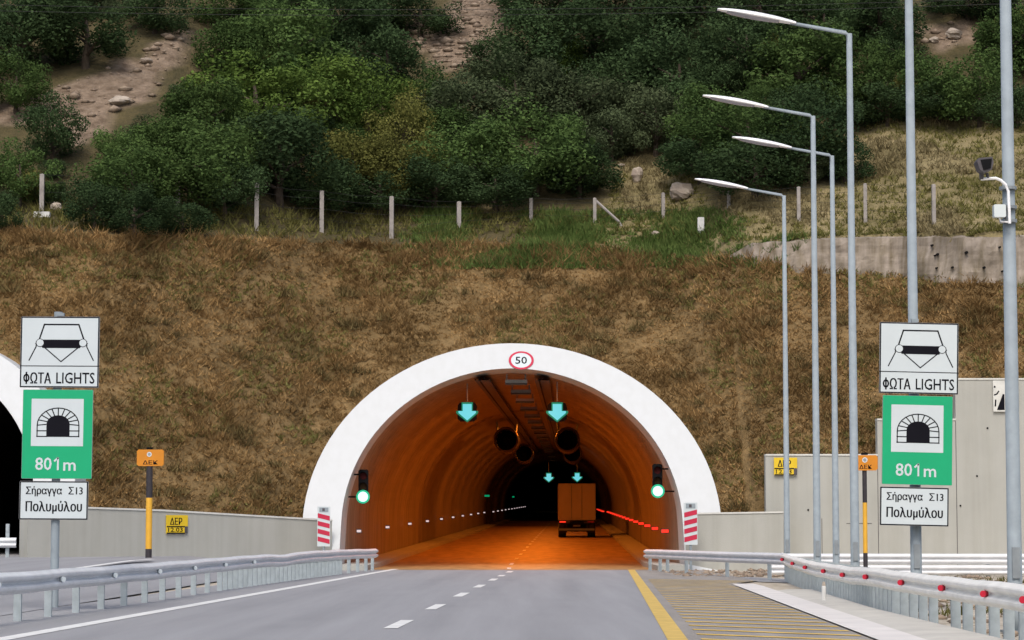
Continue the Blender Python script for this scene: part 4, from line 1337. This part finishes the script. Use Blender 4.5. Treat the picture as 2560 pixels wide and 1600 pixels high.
# ------------------------------------------------------------------ grass (uncountable: stuff)
def blades(name, base, hgt, wid, material, per=8, spread=0.16, lean=0.6):
    """base (n,3), hgt (n,) -> one mesh of thin triangles in tufts"""
    n = len(base)
    b = np.repeat(base, per, 0); h = np.repeat(hgt, per) * rng.uniform(0.5, 1.1, n * per)
    th = rng.uniform(0, 2 * np.pi, n * per); rad = rng.uniform(0, spread, n * per)
    b = b + np.stack([np.cos(th) * rad, np.sin(th) * rad, np.zeros(n * per)], 1)
    ph = rng.uniform(0, 2 * np.pi, n * per)
    wv = np.stack([np.cos(ph), np.sin(ph), np.zeros(n * per)], 1) * (wid * rng.uniform(0.6, 1.4, n * per))[:, None]
    la = rng.normal(0, lean, (n * per, 2)) * h[:, None]
    tip = b + np.stack([la[:, 0], la[:, 1], h], 1)
    Vv = np.stack([b - wv, b + wv, tip], 1).reshape(-1, 3)
    return stuff(fastmesh(name, Vv, np.arange(len(Vv)).reshape(-1, 3), material))
pts, hs = [], []
for _ in range(60000):
    x = random.uniform(-31, 33); v = random.uniform(0.04, 1.0)
    p = slope_pt(x, v)
    if intube(p.x, p.y, p.z, 1.06) or p.y <= wallY(x) + 0.02: continue
    dn = nrm(p.x * 0.5, p.z * 0.5, 2.0) + 0.5 * nrm(p.x * 1.4, p.z * 1.4, 6.0)
    pts.append(p); hs.append(max(0.10, 0.21 + 0.26 * dn) * random.uniform(0.6, 1.2))
for _ in range(1500):                       # taller dead weeds along the brow
    x = random.uniform(-24, 12); p = slope_pt(x, random.uniform(0.93, 1.0))
    if nrm(x * 0.6, 2, p.z) < -0.05: continue
    pts.append(p); hs.append(random.uniform(0.3, 0.62))
blades('dry_grass', np.array([tuple(p) for p in pts]), np.array(hs), 0.026, M['dry'], 7, 0.17, 0.8)
pts, hs = [], []
for _ in range(17000):
    x = random.uniform(-25, 24); v = random.uniform(0.02, 1.0)
    p = slope_pt(x, v)
    if intube(p.x, p.y, p.z, 1.06) or p.y <= wallY(x) + 0.02: continue
    if nrm(p.x * 0.28, p.z * 0.4, 21) + 0.4 * nrm(p.x * 1.1, p.z * 1.1, 3) < 0.10: continue
    pts.append(p); hs.append(random.uniform(0.10, 0.28))
blades('slope_weeds', np.array([tuple(p) for p in pts]), np.array(hs), 0.026, M['weed'], 8, 0.18, 0.7)
pts, hs = [], []
for _ in range(520):                        # low twiggy clumps scattered over the bank
    x = random.uniform(-25, 24); p = slope_pt(x, random.uniform(0.03, 0.98))
    if intube(p.x, p.y, p.z, 1.12) or p.y <= wallY(x) + 0.02: continue
    pts.append(p); hs.append(random.uniform(0.22, 0.55))
blades('twiggy_undergrowth', np.array([tuple(p) for p in pts]), np.array(hs), 0.022, M['twig'], 60, 0.5, 0.7)
pts, hs = [], []
for _ in range(8000):                       # green and olive tufts on the crest
    px = random.uniform(960, 2020); py = random.uniform(535, 668)
    k = nrm(px * 0.006, py * 0.012, 3)
    if random.random() > 0.55 + k * 1.2 - max(0, (1150 - px) / 250) - max(0, (px - 1800) / 300) : continue
    x = (px - 1280) / F * 105
    p = hit(px, py) if py < lerp(px, CRESTPX) else slope_pt(x, 1 - (py - lerp(px, CRESTPX)) / 700)
    pts.append(p); hs.append(random.uniform(0.12, 0.36) * (1 + k))
blades('green_grass', np.array([tuple(p) for p in pts]), np.array(hs), 0.03, M['green_blade'], 9, 0.2, 0.45)
pts, hs, pt2, hs2 = [], [], [], []
for _ in range(15000):                      # dry meadow on the right and the bare shelf behind the fence
    px = random.uniform(-300, 2860); py = random.uniform(300, 610)
    if py > lerp(px, CRESTPX) - 3: continue
    inm = inpoly(px, py, MEADOW)
    if not inm and py < lerp(px, CRESTPX) - 75: continue
    p = hit(px, py)
    q = nrm(p.x * 0.22, p.y * 0.22, 12)
    if inm and q > (-0.04 if py < 440 else 0.16):
        pts.append(p); hs.append(random.uniform(0.12, 0.38))
    elif inm and random.random() < 0.85: pt2.append(p); hs2.append(random.uniform(0.10, 0.32))
    elif not inm and random.random() < 0.6:
        pt2.append(p); hs2.append(random.uniform(0.2, 0.5))
blades('straw_grass', np.array([tuple(p) for p in pts]), np.array(hs), 0.03, M['straw'], 7, 0.22, 0.6)
blades('olive_weeds', np.array([tuple(p) for p in pt2]), np.array(hs2), 0.03, M['weed'], 7, 0.22, 0.6)
pts, hs = [], []
for _ in range(900):
    Y = random.uniform(34, 89); x = gc(min(Y, 62)) + random.uniform(0.4, 6) + max(0, Y - 62) * 0.13
    if nrm(x * 0.5, Y * 0.25, 4) < 0.08: continue
    pts.append(Vector((x, Y, -0.03))); hs.append(random.uniform(0.06, 0.22))
blades('verge_weeds', np.array([tuple(p) for p in pts]), np.array(hs), 0.02, M['weed'], 8, 0.2, 0.6)

# ------------------------------------------------------------------ trees
def crown_mesh(seed, nleaf, leaf, form):
    r_ = np.random.default_rng(seed)
    K = 34
    cl = []
    while len(cl) < K:                      # leaf clumps on and inside an uneven ellipsoid, base at z = 0, height about 2
        d = r_.normal(size=3); d /= np.linalg.norm(d)
        rad = r_.uniform(0.45, 0.92)
        c = d * rad
        z = c[2]
        if form == 1 and z > 0: c[:2] *= (1 - 0.45 * z)
        if form == 2: c[2] = z * 0.75 - 0.15
        if z < -0.75: continue
        cl.append((c, r_.uniform(0.22, 0.40)))
    pick = r_.integers(0, K, nleaf)
    C = np.array([c for c, _ in cl])[pick]; Rr = np.array([q for _, q in cl])[pick]
    d = r_.normal(size=(nleaf, 3)); d /= np.linalg.norm(d, axis=1)[:, None]
    pos = C + d * (Rr * r_.uniform(0.55, 1.05, nleaf))[:, None]
    pos[:, 2] = pos[:, 2] + 1.0
    keep = pos[:, 2] > 0.02
    pos, d = pos[keep], d[keep]; n = len(pos)
    nn = d + r_.normal(0, 0.6, (n, 3)); nn /= np.linalg.norm(nn, axis=1)[:, None]
    a = np.cross(nn, r_.normal(size=(n, 3))); a /= np.linalg.norm(a, axis=1)[:, None]
    b = np.cross(nn, a)
    sz = leaf * r_.uniform(0.6, 1.4, n)[:, None]
    Vv = np.stack([pos - a * sz, pos - b * sz * 0.55, pos + a * sz, pos + b * sz * 0.55], 1).reshape(-1, 3)
    return Vv, np.arange(len(Vv)).reshape(-1, 4)
PROTO = []
for form, seed in ((0, 1), (0, 2), (1, 3), (2, 4), (0, 5), (2, 6)):
    PROTO.append(crown_mesh(seed, 8600, 0.034, form))
CROWN, TRUNK = {}, []
for k in range(2):
    g = MB()
    g.tube([(0, 0, -0.25), (0.02, 0, 0.25), (-0.02, 0.02, 0.7), (0.03, 0, 1.25)], [0.075, 0.06, 0.045, 0.02], 'bark', 8)
    for q in range(6):
        a = q * 1.05 + k; z = 0.3 + 0.12 * q
        g.tube([(0, 0, z), (0.25 * math.cos(a), 0.25 * math.sin(a), z + 0.18), (0.55 * math.cos(a), 0.55 * math.sin(a), z + 0.35)], [0.035, 0.022, 0.009], 'bark', 6)
    o = g.build('trunk'); TRUNK.append(o.data); bpy.data.objects.remove(o)
TREES = [(50, 70, 150, 120, 0), (215, 78, 155, 92, 0), (385, 22, 105, 62, 0), (40, 215, 95, 70, 1), (130, 330, 85, 80, 0), (595, 122, 115, 95, 1), (700, 130, 160, 120, 1),
         (830, 60, 150, 110, 0), (970, 150, 120, 100, 0), (1050, 40, 100, 55, 0), (505, 298, 122, 100, 1), (640, 250, 170, 110, 2), (800, 230, 150, 100, 2), (310, 385, 82, 66, 1),
         (920, 270, 120, 85, 2), (1010, 340, 95, 95, 4), (500, 420, 160, 105, 1), (330, 440, 130, 90, 1), (700, 390, 180, 120, 0), (880, 410, 120, 100, 4), (1010, 430, 110, 90, 4),
         (50, 440, 90, 80, 1), (-5, 530, 66, 55, 0), (235, 505, 88, 70, 0), (335, 530, 100, 62, 0), (455, 545, 92, 46, 0), (560, 480, 105, 72, 0), (1150, 260, 130, 95, 3),
         (1290, 235, 140, 100, 3), (1430, 260, 140, 105, 3), (1180, 390, 150, 95, 1), (1340, 380, 160, 105, 1), (1450, 425, 105, 72, 0), (1090, 460, 120, 70, 0), (1240, 465, 120, 62, 0),
         (950, 480, 110, 62, 0), (800, 470, 110, 70, 0), (1340, 110, 140, 105, 0), (1480, 85, 150, 110, 0), (1640, 95, 160, 105, 0), (1425, 150, 55, 62, 2), (1560, 205, 140, 100, 0),
         (1700, 195, 140, 105, 0), (1640, 300, 105, 90, 3), (1530, 330, 85, 75, 3), (1780, 300, 125, 95, 1), (1750, 395, 110, 62, 0), (1870, 330, 140, 95, 1), (1890, 415, 140, 85, 0),
         (2030, 345, 130, 105, 0), (2110, 395, 85, 62, 0), (2000, 180, 150, 110, 1), (2130, 200, 120, 110, 1), (1870, 120, 130, 100, 0), (2200, 60, 120, 80, 0), (2290, 200, 90, 75, 1),
         (2220, 250, 100, 60, 0), (2350, 250, 120, 58, 0), (2450, 220, 120, 95, 1), (2530, 110, 110, 95, 1), (2420, 10, 130, 42, 0), (2545, 265, 90, 55, 0), (1900, 20, 150, 70, 0),
         (2060, 60, 130, 85, 0), (1240, 160, 80, 70, 0), (600, 20, 130, 70, 1), (720, -10, 130, 60, 0), (1380, -10, 150, 70, 0), (1580, -20, 160, 60, 0), (1750, -10, 150, 70, 0),
         (170, -20, 160, 60, 0), (610, 380, 110, 80, 1), (410, 370, 110, 80, 1), (1060, 250, 80, 60, 1), (1550, 270, 110, 70, 3), (2250, 130, 70, 50, 0), (2520, 15, 100, 50, 0),
         (930, 30, 110, 60, 0), (1120, 330, 100, 70, 1), (1960, 270, 100, 60, 0)]
NT = len(TREES)
tries = 0
while len(TREES) < NT + 95 and tries < 6000:
    tries += 1
    px, py = random.uniform(-40, 2600), random.uniform(10, 545)
    r_ = random.uniform(38, 70)
    if any(inpoly(px + a * r_, py + b * r_ * 0.9, P) for P in SCREE + [MEADOW] for a in (-1, 0, 1) for b in (-0.6, 0, 1)): continue
    if py + r_ > lerp(px, CRESTPX) - (85 if px > 560 else 30): continue
    if any(abs(px - q[0]) < 40 and abs(py - q[1]) < 40 for q in TREES[NT:]): continue
    TREES.append((px, py, r_, r_ * 0.75, random.choice([0, 0, 1, 3, 4])))
TONE = ['dark green', 'mid green', 'bright green', 'grey green', 'olive green']
cells = {}
for (px, py, rx_, ry_, tone) in TREES:
    rx_ *= 1.06; ry_ *= 1.08
    b = hit(px, py + ry_ * 0.95)
    s2 = b.y / F
    small = rx_ < 76
    i = min(range(len(POSTPX)), key=lambda q: abs(POSTPX[q] - px))
    row = 'just behind' if py > 455 else 'low on the hill above' if py > 340 else 'midway up the hill above' if py > 225 else 'high on the hill above' if py > 110 else 'near the top edge above'
    post = 'the braced fence post' if FP[i][3] else f'the {ORD[i]} fence post'
    t = bpy.data.objects.new('shrub' if small else 'hillside_tree', None)
    COL.objects.link(t)
    t.location = b - Vector((0, 0, 0.1)); t.rotation_euler = (0, 0, random.uniform(0, 6.28))
    t.scale = (rx_ * s2, rx_ * s2, ry_ * s2 * 1.05)
    key = (TONE[tone], small, row, post)
    cells.setdefault(key, []).append((px, t))
    f = random.randrange(len(PROTO))
    if tone == 2 and small: f = 2
    if (f, tone) not in CROWN:
        o = fastmesh('crown', *PROTO[f], LEAF[tone]); CROWN[(f, tone)] = o.data; o.parent = t
    else:
        o = bpy.data.objects.new('crown', CROWN[(f, tone)]); COL.objects.link(o); o.parent = t
    o = bpy.data.objects.new('trunk', TRUNK[f % 2]); COL.objects.link(o); o.parent = t
for (tone, small, row, post), lst in cells.items():
    lst.sort(key=lambda q: q[0])
    for k, (px, t) in enumerate(lst):
        lab = f"{'small ' if small else 'broad '}{tone} {'bush' if small else 'tree'} {row} {post}"
        if len(lst) == 2: lab += [', left one', ', right one'][k]
        elif len(lst) > 2: lab += f', {ORD[k]} from left'
        tag(t, lab, 'bush' if small else 'tree', 'shrubs between the hillside trees' if small else 'trees on the hillside')

# scrub that carries on beyond the edges of the view: one mass
Pv, Pf = crown_mesh(9, 1500, 0.085, 0)
VV, FF, off = [], [], 0
tries = n = 0
while n < 95 and tries < 3000:
    tries += 1
    px, py = random.uniform(-700, 3300), random.uniform(-330, 540)
    if -150 < px < 2720 and py > -75: continue
    if inpoly(px, py, [(2560, 300), (3400, 300), (3400, 700), (2560, 700)]): continue
    if py > lerp(px, CRESTPX) - 70: continue
    if px > 1050 and px < 1330 and py > -200: continue
    b = hit(px, py); r_ = random.uniform(1.6, 2.8); a = random.uniform(0, 6.28)
    ca, sa = math.cos(a) * r_, math.sin(a) * r_
    VV.append(np.stack([Pv[:, 0] * ca - Pv[:, 1] * sa + b.x, Pv[:, 0] * sa + Pv[:, 1] * ca + b.y, Pv[:, 2] * r_ * 0.75 + b.z - 0.1], 1))
    FF.append(Pf + off); off += len(Pv); n += 1
stuff(fastmesh('hillside_woods', np.concatenate(VV), np.concatenate(FF), LEAF[0]))
